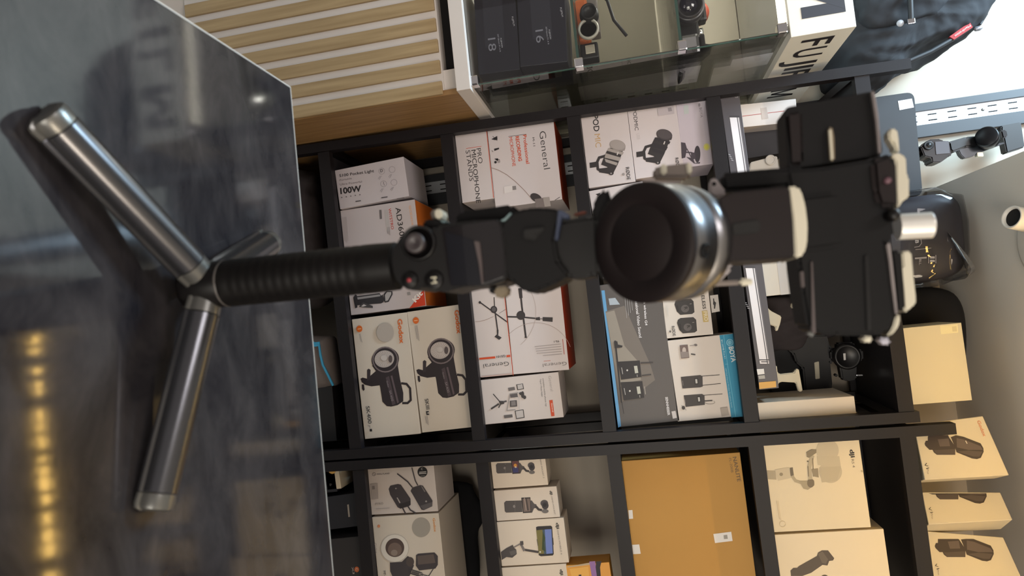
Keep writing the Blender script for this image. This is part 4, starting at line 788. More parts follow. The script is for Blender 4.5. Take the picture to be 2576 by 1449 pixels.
c = Carton('equipment_case', 'matt black box under the T3 box, lying on the lowest shelf', 'case', [(600, 1195), (612, 1262), (815, 1240), (810, 1172)], 1.70, .22, (26, 25, 34), rest=LV[0]); c.end()
c = Carton('equipment_case', 'blue-black box with a pale grip bar, beside the flash head box on the lowest shelf', 'case', [(600, 1268), (620, 1352), (880, 1330), (868, 1250)], 1.71, .2, (28, 28, 38), rest=LV[0])
c.poly([(832, 1272), (836, 1271), (839, 1302), (835, 1303)], (170, 160, 150)); c.end()
c = Carton('flash_trigger_box', 'black box with a dim flash picture and a small orange disc, lowest shelf', 'box', [(600, 1372), (625, 1560), (925, 1530), (903, 1352)], 1.69, .16, (40, 37, 40), rest=LV[0])
c.text('Godox', (899, 1368), (902, 1394), 5, (170, 160, 156), .02); c.disc(855, 1434, 6, 7, (200, 100, 50)); c.text('C', (852, 1431), (853, 1437), 6, (220, 190, 170), .02); c.text('X3', (842, 1428), (845, 1446), 5, (170, 160, 156), .02)
c.poly([(862, 1395), (872, 1385), (888, 1395), (894, 1415), (886, 1430), (874, 1424), (864, 1410)], (84, 76, 84)); c.poly([(868, 1400), (880, 1396), (886, 1412), (874, 1412)], (112, 104, 108)); c.end()
# ================================================================== backpack
Zg = zm(2050, 0, 3.45)
bpk = thing('camera_backpack', 'black camera backpack standing on the case top behind the rack post, red side label', 'backpack', (-.72, 1.85, 1.727))
BF = mat('backpack_fabric', (25, 26, 31), .85, noise=.5, scale=14, bump=1.0)
o = [(2140, -260), (2450, -250), (2480, -80), (2487, 0), (2482, 22), (2440, 85), (2395, 118), (2350, 145), (2300, 172), (2245, 195), (2205, 232), (2150, 255), (2085, 238), (2062, 190), (2068, 60), (2110, -20)]
pts = [P(x, y, Y=1.92) for x, y in o]
for _ in range(2):
    q = []
    for i in range(len(pts)): a_, b_ = pts[i], pts[(i + 1) % len(pts)]; q += [a_ * .75 + b_ * .25, a_ * .25 + b_ * .75]
    pts = q
b = MB(); b.puff(pts, .24, BF, wr=.015, fr=.62, p=3.4, rings=16, cr=.016); b.build('main_body', bpk)
def on(px, py, Y): return P(px, py, Y=Y)
b = MB(); fp = [(2148, -180), (2330, -200), (2392, -60), (2380, 30), (2300, 70), (2170, 92), (2150, 40)]
pts = [P(x, y, Y=1.80) for x, y in fp]
for _ in range(2):
    q = []
    for i in range(len(pts)): a_, b_ = pts[i], pts[(i + 1) % len(pts)]; q += [a_ * .75 + b_ * .25, a_ * .25 + b_ * .75]
    pts = q
b.puff(pts, .09, BF, wr=.03, fr=.6, p=3, rings=14, cr=.014); b.build('front_pocket', bpk)
b = MB(); b.tube([on(2288, -120, 1.735), on(2290, 0, 1.735), on(2292, 50, 1.745)], .006, BK, n=10); zp = b.build('zip_flap', bpk)
b = MB(); b.box(on(2292, 54, 1.742) - Vector((.006, .003, .008)), on(2292, 54, 1.742) + Vector((.006, .003, .008)), CHR, .001); b.build('zip_pull', zp)
b = MB(); b.prof(on(2264, 59, 1.752), (0.1, -1, 0), [(0, .008), (.004, .0075), (.005, 0)], mat('grey_rivet', (160, 160, 165), .4)); b.build('round_badge', bpk)
f = Face(on(2420, 85, 1.79), (1, 0, 0), (0, 0, 1))
rp = [on(x, y, 1.80) for x, y in ((2388, 92), (2440, 55), (2448, 68), (2400, 100))]
b = MB(); b.slab(rp, .01, mat('red_woven_label', (150, 34, 36), .7), bev=.0008); lb = b.build('red_label', bpk)
f = Face(on(2420, 80, 1.7992), (1, 0, 0), (0, 0, 1), Zg); f.text('Manfrotto', (1345, 215), (1210, 308), 18, (225, 200, 200), .02)
lt = MB(); lt.m, lt.mi, lt.f, lt.sm = f.let.m, f.let.mi, f.let.f, f.let.sm; lt.v = [tuple(f.o + f.u * x + Vector((0, 1, 0)) * y + f.v * z) for x, y, z in f.let.v]; lt.build('label_lettering', lb)
b = MB(); b.tube([on(2440, 60, 1.85), on(2470, 30, 1.84), on(2482, 35, 1.84), on(2465, 62, 1.84)], .0035, BK, n=8); b.prof(on(2460, 72, 1.842), (0, 0, 1), [(-.01, .002), (-.006, .006), (.004, .006), (.01, .002)], mat('metal_cord_lock', (150, 150, 156), .3, metal=.6), n=12); b.build('cord_lock', bpk)
b = MB(); b.tube([on(2120, 200, 1.80), on(2180, 180, 1.785), on(2260, 165, 1.79), on(2340, 130, 1.80), on(2410, 90, 1.81)], .006, BK, n=8); b.build('side_seam_piping', bpk)
b = MB(); b.slab([on(x, y, 1.86) for x, y in ((2205, 160), (2290, 150), (2270, 180), (2215, 215), (2160, 245), (2150, 225))], .03, BF, bev=.004); b.build('hip_strap', bpk)

# ================================================================== things in the glass case
GCB = (38, 38, 52)
Zh = zm(1120, 0, 4.83)
def lensbox(label, c4, num, A_, B_, h, rest, small, tl):
    c = Carton('lens_box', label, 'box', c4, 1.50, .16, GCB, Zh, rest=rest, group='lens boxes in the glass case', rough=.3)
    c.poly([(A_[0] - 90, -300), (A_[0] + 150, -300), (A_[0] + 210, B_[1] - 60), (A_[0] - 30, B_[1] - 40)], (50, 50, 64));
    c.text(num, A_, B_, h, (150, 152, 168), .0); (a0, b0), (a1, b1) = small
    c.text('FUJINON', (a0, b0), (a0 + 18, b0 + 115), 16, (190, 192, 204), .02); c.text('XF' + num + 'mm F1.4 R', (a1, b1), (a1 + 30, b1 + 220), 16, (180, 182, 196), .01)
    c.text('FUJIFILM', tl, (tl[0] + 22, tl[1] + 112), 20, (215, 215, 225), .04); return c
c = lensbox('dark lens carton marked 18, lower one in the glass case', [(300, -260), (440, 925), (928, 830), (815, -260)], '18', (518, 470), (530, 625), 92, .918, ((668, 465), (632, 415)), (806, 205)); c.end()
c = lensbox('dark lens carton marked 16, on top of the one marked 18', [(830, -260), (944, 830), (1500, 738), (1420, -260)], '16', (1095, 370), (1110, 525), 92, None, ((1256, 362), (1218, 325)), (1394, 95)); c.end()
Zi = zm(1560, 0, 4.262)
# film camera in orange leather on the first glass shelf
ca = thing('leather_camera', 'small camera in orange brown leather half case on the lower glass shelf', 'camera', P(1470, 60, Y=1.6))
OR = mat('orange_leather', (190, 96, 44), .5, noise=.2, scale=60, bump=.2); BR = mat('brown_leather', (96, 62, 48), .5, noise=.2)
Zs1 = 1.1625
def wbox(b, px0, px1, Y, dep, m, bev=.003): 
    p, q = P(*px0, Y=Y), P(*px1, Y=Y); b.box((min(p.x, q.x), Y, min(p.z, q.z)), (max(p.x, q.x), Y + dep, max(p.z, q.z)), m, bev)
b = MB(); p = P(1452, 100, Y=1.56); x0 = p.x - .095
b.box((x0, 1.56, Zs1), (x0 + .1, 1.61, Zs1 + .028), OR, .006); b.build('half_case', ca)
b = MB(); b.box((x0 - .01, 1.563, Zs1 + .029), (x0 + .085, 1.607, Zs1 + .052), mat('grey_camera_top', (120, 112, 108), .4), .004); b.build('camera_body', ca)
b = MB(); b.prof((x0 + .045, 1.562, Zs1 + .03), (0, -1, 0), [(0, .022), (.012, .022), (.014, .019), (.03, .019), (.031, .015), (.026, .014), (.026, 0)], BPL); b.build('lens', ca)
b = MB(); b.tube([(x0 - .02, 1.58, Zs1 + .055), (x0 + .01, 1.57, Zs1 + .075), (x0 + .06, 1.57, Zs1 + .085), (x0 + .1, 1.575, Zs1 + .11)], .004, BK, n=8); b.build('strap', ca)
lr = thing('lens_adapter_ring', 'grey flat adapter ring lying beside the orange camera on the lower glass shelf', 'ring', P(1510, 80, Y=1.55))
b = MB(); q = (P(1510, 92, Y=1.60).x, 1.55, Zs1 + .025); b.prof(q, (0, -1, .0), [(0, .024), (.008, .024), (.008, .019), (0, .019)], mat('pale_grey_metal', (190, 186, 176), .4, metal=.3)); b.build('ring_body', lr)
cc = thing('small_camera', 'tiny black camera with a square silver front, right end of the lower glass shelf', 'camera', P(1630, 110, Y=1.6))
b = MB(); p = P(1635, 104, Y=1.58); b.box((p.x - .022, 1.58, Zs1), (p.x + .016, 1.62, Zs1 + .042), BPL, .004); b.build('camera_body', cc)
b = MB(); b.box((p.x - .014, 1.574, Zs1 + .012), (p.x + .006, 1.58, Zs1 + .034), SIL, .001); b.build('square_front', cc)
# upper glass shelf: lens camera
Zs2 = 1.3845
lc = thing('mirrorless_camera', 'black and chrome camera with a big lens on the upper glass shelf', 'camera', (P(1745, 60, Y=1.6).x, 1.6, Zs2))
p = P(1740, 66, Y=1.60)
b = MB(); b.box((p.x - .10, 1.60, Zs2), (p.x + .03, 1.64, Zs2 + .055), BPL, .006); b.box((p.x - .06, 1.60, Zs2 + .055), (p.x - .01, 1.635, Zs2 + .075), BPL, .006); b.build('camera_body', lc)
b = MB(); b.prof((p.x - .03, 1.60, Zs2 + .032), (0.05, -1, 0), [(0, .031), (.02, .031), (.022, .034), (.045, .034), (.047, .03), (.06, .03), (.061, .026), (.05, .022), (.05, 0)], mat('lens_barrel', (60, 58, 62), .3, metal=.5)); ln = b.build('lens', lc)
b = MB(); b.prof((p.x - .03, 1.555, Zs2 + .032), (0.05, -1, 0), [(0, .0346), (.004, .0346)], CHR); b.build('chrome_ring', ln)
b = MB(); b.prof((p.x - .03 - .0025, 1.549, Zs2 + .032), (0.05, -1, 0), [(0, .02), (.006, .012), (.007, 0)], mat('lens_glass', (20, 18, 34), .05, coat=1)); b.build('front_glass', ln)
b = MB(); b.prof((p.x + .014, 1.615, Zs2 + .055), (0, 0, 1), [(0, .011), (.009, .011), (.01, 0)], CHR, n=24); b.build('top_dial', lc)
fl = thing('chrome_flash_unit', 'small mirror-bright chrome flash beside the big lens camera', 'flash', (p.x + .06, 1.56, Zs2))
b = MB(); b.box((p.x + .04, 1.54, Zs2), (p.x + .085, 1.585, Zs2 + .045), CHR, .008); b.build('flash_body', fl)
b = MB(); b.box((p.x + .045, 1.539, Zs2 + .046), (p.x + .08, 1.58, Zs2 + .056), BPL, .003); b.build('flash_foot', fl)
rb = thing('red_lens_cap', 'round red brown cap at the top edge of the glass case', 'cap', (P(1822, 4, Y=1.62).x, 1.62, Zs2))
b = MB(); q = P(1822, -2, Y=1.62); b.prof((q.x, 1.68, Zs2 + .042 + .02), (0, -1, 0), [(0, .03), (.012, .03), (.016, .024), (.016, 0)], mat('red_brown_plastic', (150, 66, 48), .35)); b.build('cap_disc', rb)
b = MB(); b.box((q.x - .02, 1.68, Zs2), (q.x + .02, 1.70, Zs2 + .035), BPL, .002); b.build('stand_block', rb)
tb = thing('tripod_plate', 'dark wedge-shaped plate leaning at the right end of the upper glass shelf', 'plate', (P(1875, 85, Y=1.6).x, 1.62, Zs2))
b = MB(); p0 = P(1860, 90, Y=1.62); b.slab([Vector((p0.x - .02, 1.62, Zs2)), Vector((p0.x + .075, 1.62, Zs2)), Vector((p0.x + .04, 1.62, Zs2 + .04)), Vector((p0.x + .01, 1.62, Zs2 + .085))], .06, BK, bev=.003); b.build('plate_body', tb)

# ================================================================== second gimbal in front of the wall rail
Zj = zm(2100, 200, 2.588); YG = 1.96
g3 = thing('handheld_gimbal', 'black handheld gimbal hung in front of the slotted wall rail, beside the padded case', 'gimbal', P(2330, 370, Y=YG))
def sl(pts, Y, dep, m, bev=.002, z=Zj):
    b = MB(); b.slab([P(*z(*q), Y=Y) for q in pts], dep, m, bev=bev); return b
b = MB(); b.tube([P(*Zj(430, 495), Y=YG), P(*Zj(570, 468), Y=YG)], P(*Zj(500, 460), Y=YG).x - P(*Zj(500, 425), Y=YG).x, BPM, n=24); b.build('grip', g3)
h3 = sl([(560, 440), (600, 408), (620, 388), (690, 385), (700, 398), (745, 400), (760, 480), (768, 490), (745, 500), (690, 540), (635, 540), (630, 510), (585, 500)], YG - .03, .05, BPM, .004).build('control_head', g3)
b = MB(); b.prof(P(*Zj(608, 430), Y=YG - .03), (0, -1, 0), [(0, .012), (.004, .012), (.005, .009), (.003, .008), (.008, .006), (.009, 0)], BPL); b.build('joystick', h3)
sl([(652, 405), (742, 400), (750, 480), (660, 488)], YG - .032, .002, mat('dull_screen', (62, 60, 66), .35), .0005).build('screen', h3)
sl([(740, 405), (860, 370), (960, 365), (965, 425), (860, 440), (770, 475), (750, 460)], YG - .02, .03, BPL, .005).build('pan_arm', g3)
b = MB(); q = P(*Zj(990, 370), Y=YG - .05); b.prof(q, Vector((.1, .8, .45)), [(-.002, 0), (-.002, .023), (0, .026), (.03, .027), (.034, .024), (.034, 0)], BPM, n=32); b.build('roll_motor', g3)
sl([(1085, 300), (1215, 275), (1240, 440), (1120, 478), (1100, 380), (1085, 375)], YG - .01, .03, BPL, .003).build('mounting_plate', g3)
sl([(1080, 330), (1120, 325), (1130, 370), (1095, 385)], YG - .03, .02, BPM, .003).build('tilt_motor', g3)
sl([(805, 455), (860, 440), (950, 432), (1105, 408), (1110, 415), (960, 470), (900, 500), (845, 512), (820, 490)], YG - .015, .02, mat('lower_arm_metal', (60, 62, 66), .25, metal=.6), .002).build('lower_arm', g3)
sl([(928, 475), (965, 472), (970, 500), (930, 500)], YG - .02, .015, SIL, .001).build('lock_knob', g3)
# ================================================================== the standing gimbal in the foreground
YH = .430
h0, h1 = P(492, 721, Y=YH), P(985, 671, Y=YH)
gm = thing('camera_gimbal', 'big black camera gimbal standing on three folding legs on the dark counter', 'gimbal', (h0.x, YH, .9))
ax = (h1 - h0).normalized(); RG = (P(740, 752, Y=YH) - P(740, 631, Y=YH)).length / 2
GRP = mat('grip_rubber', (10, 8, 8), .5, spec=.25, noise=.2, scale=80)
GBK = mat('gimbal_black', (9, 7, 8), .42, spec=.3, noise=.1, scale=15)
GMT = mat('gimbal_matt_black', (7, 6, 8), .6, spec=.22, noise=.1)
LEGM = mat('leg_anodised_metal', (92, 93, 98), .24, metal=.9, noise=.05)
GRM = mat('grey_satin_metal', (112, 112, 110), .3, metal=.7, noise=.05)
CRM = mat('cream_anodised_metal', (206, 200, 182), .38, metal=.35, noise=.05)
zb = .9115
base = Vector((h0.x - ax.x * (h0.z - zb) / ax.z, YH, zb))
b = MB(); b.prof(base, ax, [(0, RG * .8), (.002, RG * .95), (.006, RG * .99), (.030, RG * .99), (.0315, RG * .96)], GBK); b.build('tripod_hub', gm)
LH = (h1 - base).length
pr = [(.0315, RG * .96), (.033, RG * 1.0), (.036, RG)]
z = .040
while z < LH - .02: pr += [(z, RG), (z + .0015, RG * .985), (z + .003, RG)]; z += .0065
pr += [(LH - .012, RG), (LH + .004, RG * .97)]
b = MB(); b.prof(base, ax, pr, GRP); b.prof(base, ax, [(.0308, RG * .97), (.0318, RG * 1.005), (.0322, RG * 1.005), (.0332, RG * .97)], mat('thin_grey_ring', (84, 80, 78), .4)); b.build('grip', gm)
# folding legs
def leg(tip_px, zt, zr):
    tip = P(*tip_px, Z=zt); d = Vector((tip.x - base.x, tip.y - base.y, 0)); d.normalize()
    root = Vector((base.x, base.y, zr)) + d * RG * .72; t = (tip - root).normalized(); s_ = Vector((-d.y, d.x, 0)); u = s_.cross(t) * -1
    if u.z < 0: u = -u
    R_ = .0118
    def sec(p, k=1.0, kz=1.0):
        o = []
        for i in range(17):
            a = math.radians(-8 + 196 * i / 16); o.append(p + s_ * math.cos(a) * R_ * k + u * math.sin(a) * R_ * 1.0 * kz)
        for cx_, cz_ in ((-1.16, -.22), (-1.16, -.36), (-.97, -.42), (-.82, -.62), (-.55, -.66), (-.42, -.30), (.42, -.30), (.55, -.66), (.82, -.62), (.97, -.42), (1.16, -.36), (1.16, -.22)): o.append(p + s_ * cx_ * R_ * k + u * cz_ * R_ * kz)
        return o
    def body(stations, m, name, par):
        mb = MB(); vs = []; n = 29
        for p, k, kz in stations: vs += sec(p, k, kz)
        fs = []
        for i in range(len(stations) - 1):
            for k in range(n): fs.append([i * n + k, i * n + (k + 1) % n, (i + 1) * n + (k + 1) % n, (i + 1) * n + k])
        bm = bmesh.new(); bv = [bm.verts.new(v) for v in vs]
        for f in fs: bm.faces.new([bv[i] for i in f])
        bm.faces.new(bv[:n]); bm.faces.new(bv[-n:]); bmesh.ops.recalc_face_normals(bm, faces=bm.faces[:])
        mb.bm(bm, m, False); mb.sm = [len(f) == 4 for f in mb.f]; o = mb.build(name, par)
        md = o.modifiers.new('edges', 'EDGE_SPLIT'); md.split_angle = math.radians(32)
        return o
    L = (tip - root).length
    lg = body([(root + t * .010, .96, .96), (root + t * .0105, 1, 1), (root + t * (L - .009), 1, 1), (root + t * (L - .0085), .96, .96)], LEGM, 'leg', gm)
    body([(root, .93, .93), (root + t * .0095, .97, .97)], GRM, 'leg_hinge', lg)
    body([(root + t * (L - .008), .97, .97), (root + t * (L - .002), 1.0, 1.0), (root + t * (L + .001), .95, .95), (root + t * (L + .0025), .7, .7)], GRM, 'leg_tip', lg)
leg((118, 290), .9085, .927); leg((388, 1275), .9085, .927); leg((676, 612), .9085, .927)

# control head
Zk = zm(940, 480, 4.5286)
def GS(pts, Y, dep, m, name, par=gm, bev=.002, z=Zk):
    b = MB(); b.slab([P(*z(*q), Y=Y) for q in pts], dep, m, bev=bev); return b.build(name, par)
def DISC(c, r, Y, prof, m, name, par=gm, z=Zk, axd=(0, -1, 0)):
    """turned part; r in units of the sketch at depth Y"""
    c0 = P(*z(*c), Y=Y); rr = (P(*z(c[0], c[1] + r), Y=Y) - c0).length
    b = MB(); b.prof(c0, axd, [(d, q * rr) for d, q in prof], m); return b.build(name, par)
YF = YH - .024
GS([(900, 330), (1000, 225), (1240, 200), (1560, 150), (1700, 260), (1450, 420), (1000, 420)], YF + .022, .03, GMT, 'trigger_housing')
GS([(560, 345), (600, 325), (720, 325), (850, 365), (800, 420), (560, 440)], YF + .012, .02, GBK, 'side_lug')
bt = GS([(640, 230), (700, 205), (700, 330), (660, 330)], YF + .014, .012, mat('dull_brown_plastic', (90, 82, 76), .5), 'side_button', bev=.001)
GS([(690, 215), (720, 203), (760, 205), (780, 240), (780, 290), (760, 318), (715, 322), (692, 300)], YF + .010, .014, CRM, 'button_cap', bt, .002)
GS([(740, 340), (790, 322), (850, 360), (760, 365)], YF + .008, .01, mat('pale_blue_grey_metal', (130, 150, 152), .3, metal=.5), 'lug_plate', bev=.001)
ch = GS([(215, 660), (260, 590), (330, 480), (400, 425), (500, 402), (590, 415), (690, 425), (760, 385), (900, 360), (1150, 335), (1420, 318), (1450, 350), (1480, 470), (1500, 700), (1510, 900), (1520, 1010), (1400, 1060), (1250, 1085), (1050, 1090), (900, 1125), (820, 1155), (740, 1150), (640, 1115), (560, 1095), (480, 1130), (410, 1135), (340, 1100), (280, 1050), (225, 960), (200, 800)], YF, .05, GBK, 'control_head', bev=.004)
DISC((520, 598), 205, YF, [(-.002, 1.0), (.0025, .98), (.0035, .9), (.002, .78), (.0005, .72), (.0005, 0)], GBK, 'joystick_ring', ch)
DISC((503, 605), 118, YF - .002, [(-.003, .8), (.003, .8), (.0045, 1.0), (.0065, .98), (.0078, .8), (.0068, .45), (.0062, 0)], mat('joystick_rubber', (54, 48, 50), .45, noise=.1), 'joystick', ch)
rb_ = DISC((415, 1018), 98, YF, [(-.002, 1), (.002, .98), (.003, .85), (.0022, .74), (.003, .70), (.0034, .5), (.0033, 0)], GBK, 'record_button', ch)
DISC((403, 1018), 24, YF - .0036, [(0, 1), (.0003, 1), (.0003, 0)], mat('red_dot_paint', (150, 48, 56), .5), 'red_dot', rb_)
mb_ = DISC((690, 1018), 112, YF, [(-.002, 1), (.002, .98), (.003, .88), (.0024, .78), (.003, .74), (.0034, .5), (.0033, 0)], GBK, 'mode_button', ch)
f = Face(P(*Zk(690, 1018), Y=YF - .0036), (1, 0, 0), (0, 0, 1), Zk); f.text('M', (652, 985), (658, 1058), 68, (205, 200, 178), .06)
lt = MB(); lt.m, lt.mi, lt.f, lt.sm = f.let.m, f.let.mi, f.let.f, f.let.sm; lt.v = [tuple(f.o + f.u * x + Vector((0, 1, 0)) * (y * .3) + f.v * q) for x, y, q in f.let.v]; lt.build('mode_letter', mb_)
GS([(770, 420), (850, 405), (1400, 330), (1440, 380), (1490, 720), (1490, 990), (1250, 1075), (880, 1090), (850, 1000)], YF - .0012, .003, mat('glossy_black_bezel', (14, 10, 12), .12, coat=1), 'screen_bezel', ch, .0008)
GS([(806, 455), (1140, 560), (1180, 760), (1232, 1060), (880, 1078), (860, 900)], YF - .0026, .003, mat('dark_screen', (9, 10, 18), .2, coat=.6), 'screen', ch, .0006)
GS([(1140, 568), (1205, 578), (1230, 800), (1246, 1050), (1228, 1065), (1196, 830)], YF - .0030, .003, mat('taupe_trim', (74, 64, 64), .4), 'screen_trim', ch, .0004)
GS([(1300, 1105), (1380, 1085), (1400, 1160), (1330, 1180)], YF + .016, .012, GMT, 'lower_lug', bev=.001)
GS([(1370, 1120), (1400, 1095), (1515, 1080), (1528, 1160), (1500, 1205), (1410, 1225), (1372, 1190)], YF + .014, .014, mat('khaki_metal', (122, 110, 92), .4, metal=.4), 'lower_screw', bev=.003)
# pan motor and neck
GS([(1430, 420), (1500, 310), (1590, 240), (1740, 195), (1930, 190), (2090, 205), (2160, 235), (2100, 400), (2060, 560), (2100, 800), (2230, 960), (2110, 1040), (1990, 1090), (1890, 1135), (1790, 1160), (1720, 1150), (1640, 1100), (1580, 1030), (1500, 980), (1450, 800)], YF + .002, .046, GMT, 'pan_motor', bev=.006)
GS([(2100, 208), (2160, 225), (2240, 280), (2190, 320), (2140, 290), (2110, 420), (2090, 560), (2060, 570), (2080, 400)], YF - .001, .01, mat('blue_grey_plastic', (48, 56, 78), .4), 'motor_rim', bev=.001)
GS([(1440, 330), (1480, 320), (1560, 240), (1570, 255), (1500, 335), (1460, 350)], YF - .0004, .004, mat('pale_blue_grey_metal', (130, 150, 152), .3, metal=.5), 'motor_highlight_trim', bev=.0006)
GS([(1950, 340), (2140, 330), (2450, 280), (2560, 270), (2590, 960), (2480, 985), (2240, 1000), (2080, 980), (1980, 800), (1930, 560)], YF + .01, .03, GBK, 'arm_neck', bev=.004)
GS([(1700, 430), (1950, 400), (1940, 450), (1860, 500), (1850, 570), (1700, 540)], YF - .001, .006, HOLE, 'arm_recess', bev=.001)
GS([(2270, 262), (2400, 228), (2430, 235), (2420, 255), (2290, 285)], YF + .03, .006, mat('red_marked_strip', (150, 80, 62), .5), 'index_mark', bev=.0006)
# roll motor: a short drum seen from below its axis
Zl = zm(1440, 380, 3.45)
YM = YH - .045
tl = math.radians(38)
mc = P(1610, 611, Y=YM); rm = (P(1610, 765, Y=YM) - P(1610, 457, Y=YM)).length / 2
maxis = Vector((-.0, math.cos(tl), math.sin(tl)))       # away from the camera and upwards
mo = MB(); mo.prof(mc, maxis, [(.0045, rm * .97), (.006, rm * .985), (.024, rm * 1.0), (.0245, rm * .975), (.0262, rm * .975), (.0268, rm * 1.005), (.040, rm * .99), (.044, rm * .9), (.044, 0)], mat('drum_satin_metal', (138, 138, 142), .32, metal=1, noise=.03), n=72)
dr_ = mo.build('roll_motor', gm)
mo = MB(); mo.prof(mc, maxis, [(0, 0), (0, rm * .60), (.0003, rm * .61), (.0003, rm * .64), (0, rm * .65), (.0, rm * .95), (.0012, rm * .99), (.0045, rm * .995), (.0045, 0)], mat('motor_cap_plastic', (24, 17, 18), .62, spec=.25, noise=.05), n=72); mo.build('motor_cap', dr_)
sd = Vector((1, 0, 0)); upv = sd.cross(maxis)
if upv.z < 0: upv = -upv
th = math.radians(-16)
pc = mc + maxis * .012 + (upv * math.cos(th) + sd * math.sin(-th)) * rm * .985; nr = (upv * math.cos(th) + sd * math.sin(-th))
mo = MB(); mo.prof(pc, nr, [(0, .0042), (.0015, .0042), (.0016, .0032), (.0002, .003), (.0002, 0)], GMT, n=24); mo.build('set_screw', dr_)
GS([(165, 480), (240, 340), (300, 300), (340, 420), (330, 1000), (300, 1160), (200, 1030), (165, 800)], YM + .035, .03, GMT, 'motor_yoke', bev=.005, z=Zl)
GS([(700, 150), (740, 130), (1040, 95), (1044, 190), (1010, 230), (700, 230)], YM + .052, .012, mat('khaki_grey_metal', (124, 114, 108), .4, metal=.35), 'balance_block', bev=.002, z=Zl)
GS([(762, 115), (818, 108), (822, 200), (765, 205)], YM + .050, .014, CRM, 'block_edge', bev=.001, z=Zl)
GS([(985, 100), (1035, 95), (1040, 190), (1000, 200)], YM + .050, .014, CRM, 'block_edge', bev=.001, z=Zl)
ey = GS([(1190, 300), (1195, 250), (1215, 228), (1245, 228), (1265, 260), (1335, 350), (1320, 390), (1240, 400), (1190, 370)], YM + .055, .008, mat('mauve_grey_metal', (150, 142, 142), .35, metal=.4), 'lock_lever', bev=.002, z=Zl)
DISC((1230, 285), 18, YM + .055, [(0, 1), (.0006, .9), (.0006, 0)], GMT, 'lever_eye', ey, Zl)
GS([(1290, 960), (1380, 955), (1395, 1020), (1340, 1080), (1260, 1150), (1200, 1170), (1250, 1050)], YM + .05, .01, mat('mauve_grey_metal', (150, 142, 142), .35, metal=.4), 'lower_lever', bev=.002, z=Zl)
GS([(1150, 1130), (1300, 1125), (1460, 1118), (1462, 1160), (1300, 1170), (1160, 1178)], YM + .055, .006, mat('khaki_grey_metal', (124, 114, 108), .4, metal=.35), 'lever_rod', bev=.001, z=Zl)
GS([(1450, 1110), (1500, 1100), (1580, 1112), (1585, 1150), (1520, 1170), (1455, 1165)], YM + .052, .008, CRM, 'lever_tip', bev=.0025, z=Zl)
# tilt arm block
YT = YH - .03
ar = GS([(1275, 400), (1400, 355), (1860, 305), (1900, 330), (1930, 600), (1945, 900), (1925, 925), (1600, 950), (1330, 955), (1290, 800)], YT, .042, mat('arm_dark_brown', (22, 14, 15), .5, spec=.25, noise=.06), 'tilt_arm', bev=.003, z=Zl)
GS([(1868, 310), (1905, 300), (1960, 305), (1990, 345), (2025, 470), (2045, 640), (2040, 800), (2015, 890), (1975, 925), (1928, 928), (1925, 800), (1905, 560)], YT - .0005, .043, CRM, 'arm_end_cap', ar, .004, Zl)
GS([(1390, 625), (1600, 590), (1640, 620), (1630, 690), (1590, 715), (1400, 730), (1385, 700)], YT - .001, .002, HOLE, 'arm_slot', ar, .0006, Zl)
# camera platform and clamps
Zm_ = zm(1930, 220, 2.1306); YP = YH + .012
GS([(-250, 455), (0, 432), (215, 420), (230, 520), (0, 545), (-240, 560)], YP, .03, GMT, 'cross_arm', bev=.003, z=Zm_)
GS(rrect([(92, 108), (575, 18), (622, 360), (112, 440)], 30), YP + .006, .026, GMT, 'back_plate', bev=.003, z=Zm_)
bp_ = GS([(100, 135), (190, 120), (200, 410), (118, 420)], YP + .004, .012, mat('arm_dark_brown', (40, 30, 31), .42), 'plate_side', bev=.002, z=Zm_)
GS([(326, 215), (350, 205), (362, 260), (366, 390), (338, 395)], YP + .003, .008, mat('khaki_metal', (122, 110, 92), .4, metal=.4), 'slot_rail', bp_, .001, Zm_)
GS([(330, 225), (345, 222), (356, 385), (342, 390)], YP + .002, .004, CRM, 'slot_rail_edge', bp_, .0005, Zm_)
GS([(560, 15), (578, 20), (598, 150), (614, 355), (600, 358), (585, 180)], YP + .002, .010, mat('mauve_grey_metal', (150, 142, 142), .35, metal=.4), 'plate_edge', bev=.001, z=Zm_)
cam_plate = GS([(100, 440), (300, 425), (560, 380), (620, 352), (680, 362), (695, 400), (705, 640), (665, 655), (690, 800), (640, 832), (665, 1000), (690, 1200), (680, 1260), (645, 1318), (580, 1332), (380, 1330), (280, 1325), (215, 1290), (185, 1100), (165, 940), (150, 700)], YP - .002, .035, GMT, 'camera_platform', bev=.004, z=Zm_)
GS([(235, 930), (245, 930), (262, 1320), (240, 1315)], YP - .004, .004, mat('taupe_trim', (74, 64, 64), .4), 'platform_groove', cam_plate, .0005, Zm_)
GS([(520, 900), (545, 895), (560, 1300), (535, 1305)], YP - .0035, .004, GBK, 'platform_groove', cam_plate, .0005, Zm_)
GS([(178, 985), (196, 983), (202, 1072), (186, 1074)], YP - .004, .004, mat('taupe_trim', (74, 64, 64), .4), 'scale_window', cam_plate, .0005, Zm_)
GS([(560, 390), (640, 360), (690, 380), (700, 640), (600, 640), (575, 560)], YP - .006, .02, mat('arm_dark_brown', (40, 30, 31), .42), 'clamp_block', bev=.004, z=Zm_)
DISC((643, 500), 18, YP - .006, [(0, 1), (.002, .9), (.002, 0)], mat('mauve_plastic', (96, 66, 76), .5), 'clamp_screw', z=Zm_)
GS([(648, 260), (655, 222), (675, 213), (697, 220), (706, 260), (712, 350), (690, 345), (675, 300), (655, 282)], YP + .010, .010, CRM, 'quick_lever', bev=.0025, z=Zm_)
GS([(665, 362), (700, 345), (745, 372), (750, 470), (762, 480), (762, 590), (735, 600), (700, 650), (692, 560), (690, 400)], YP + .006, .018, CRM, 'upper_jaw', bev=.002, z=Zm_)
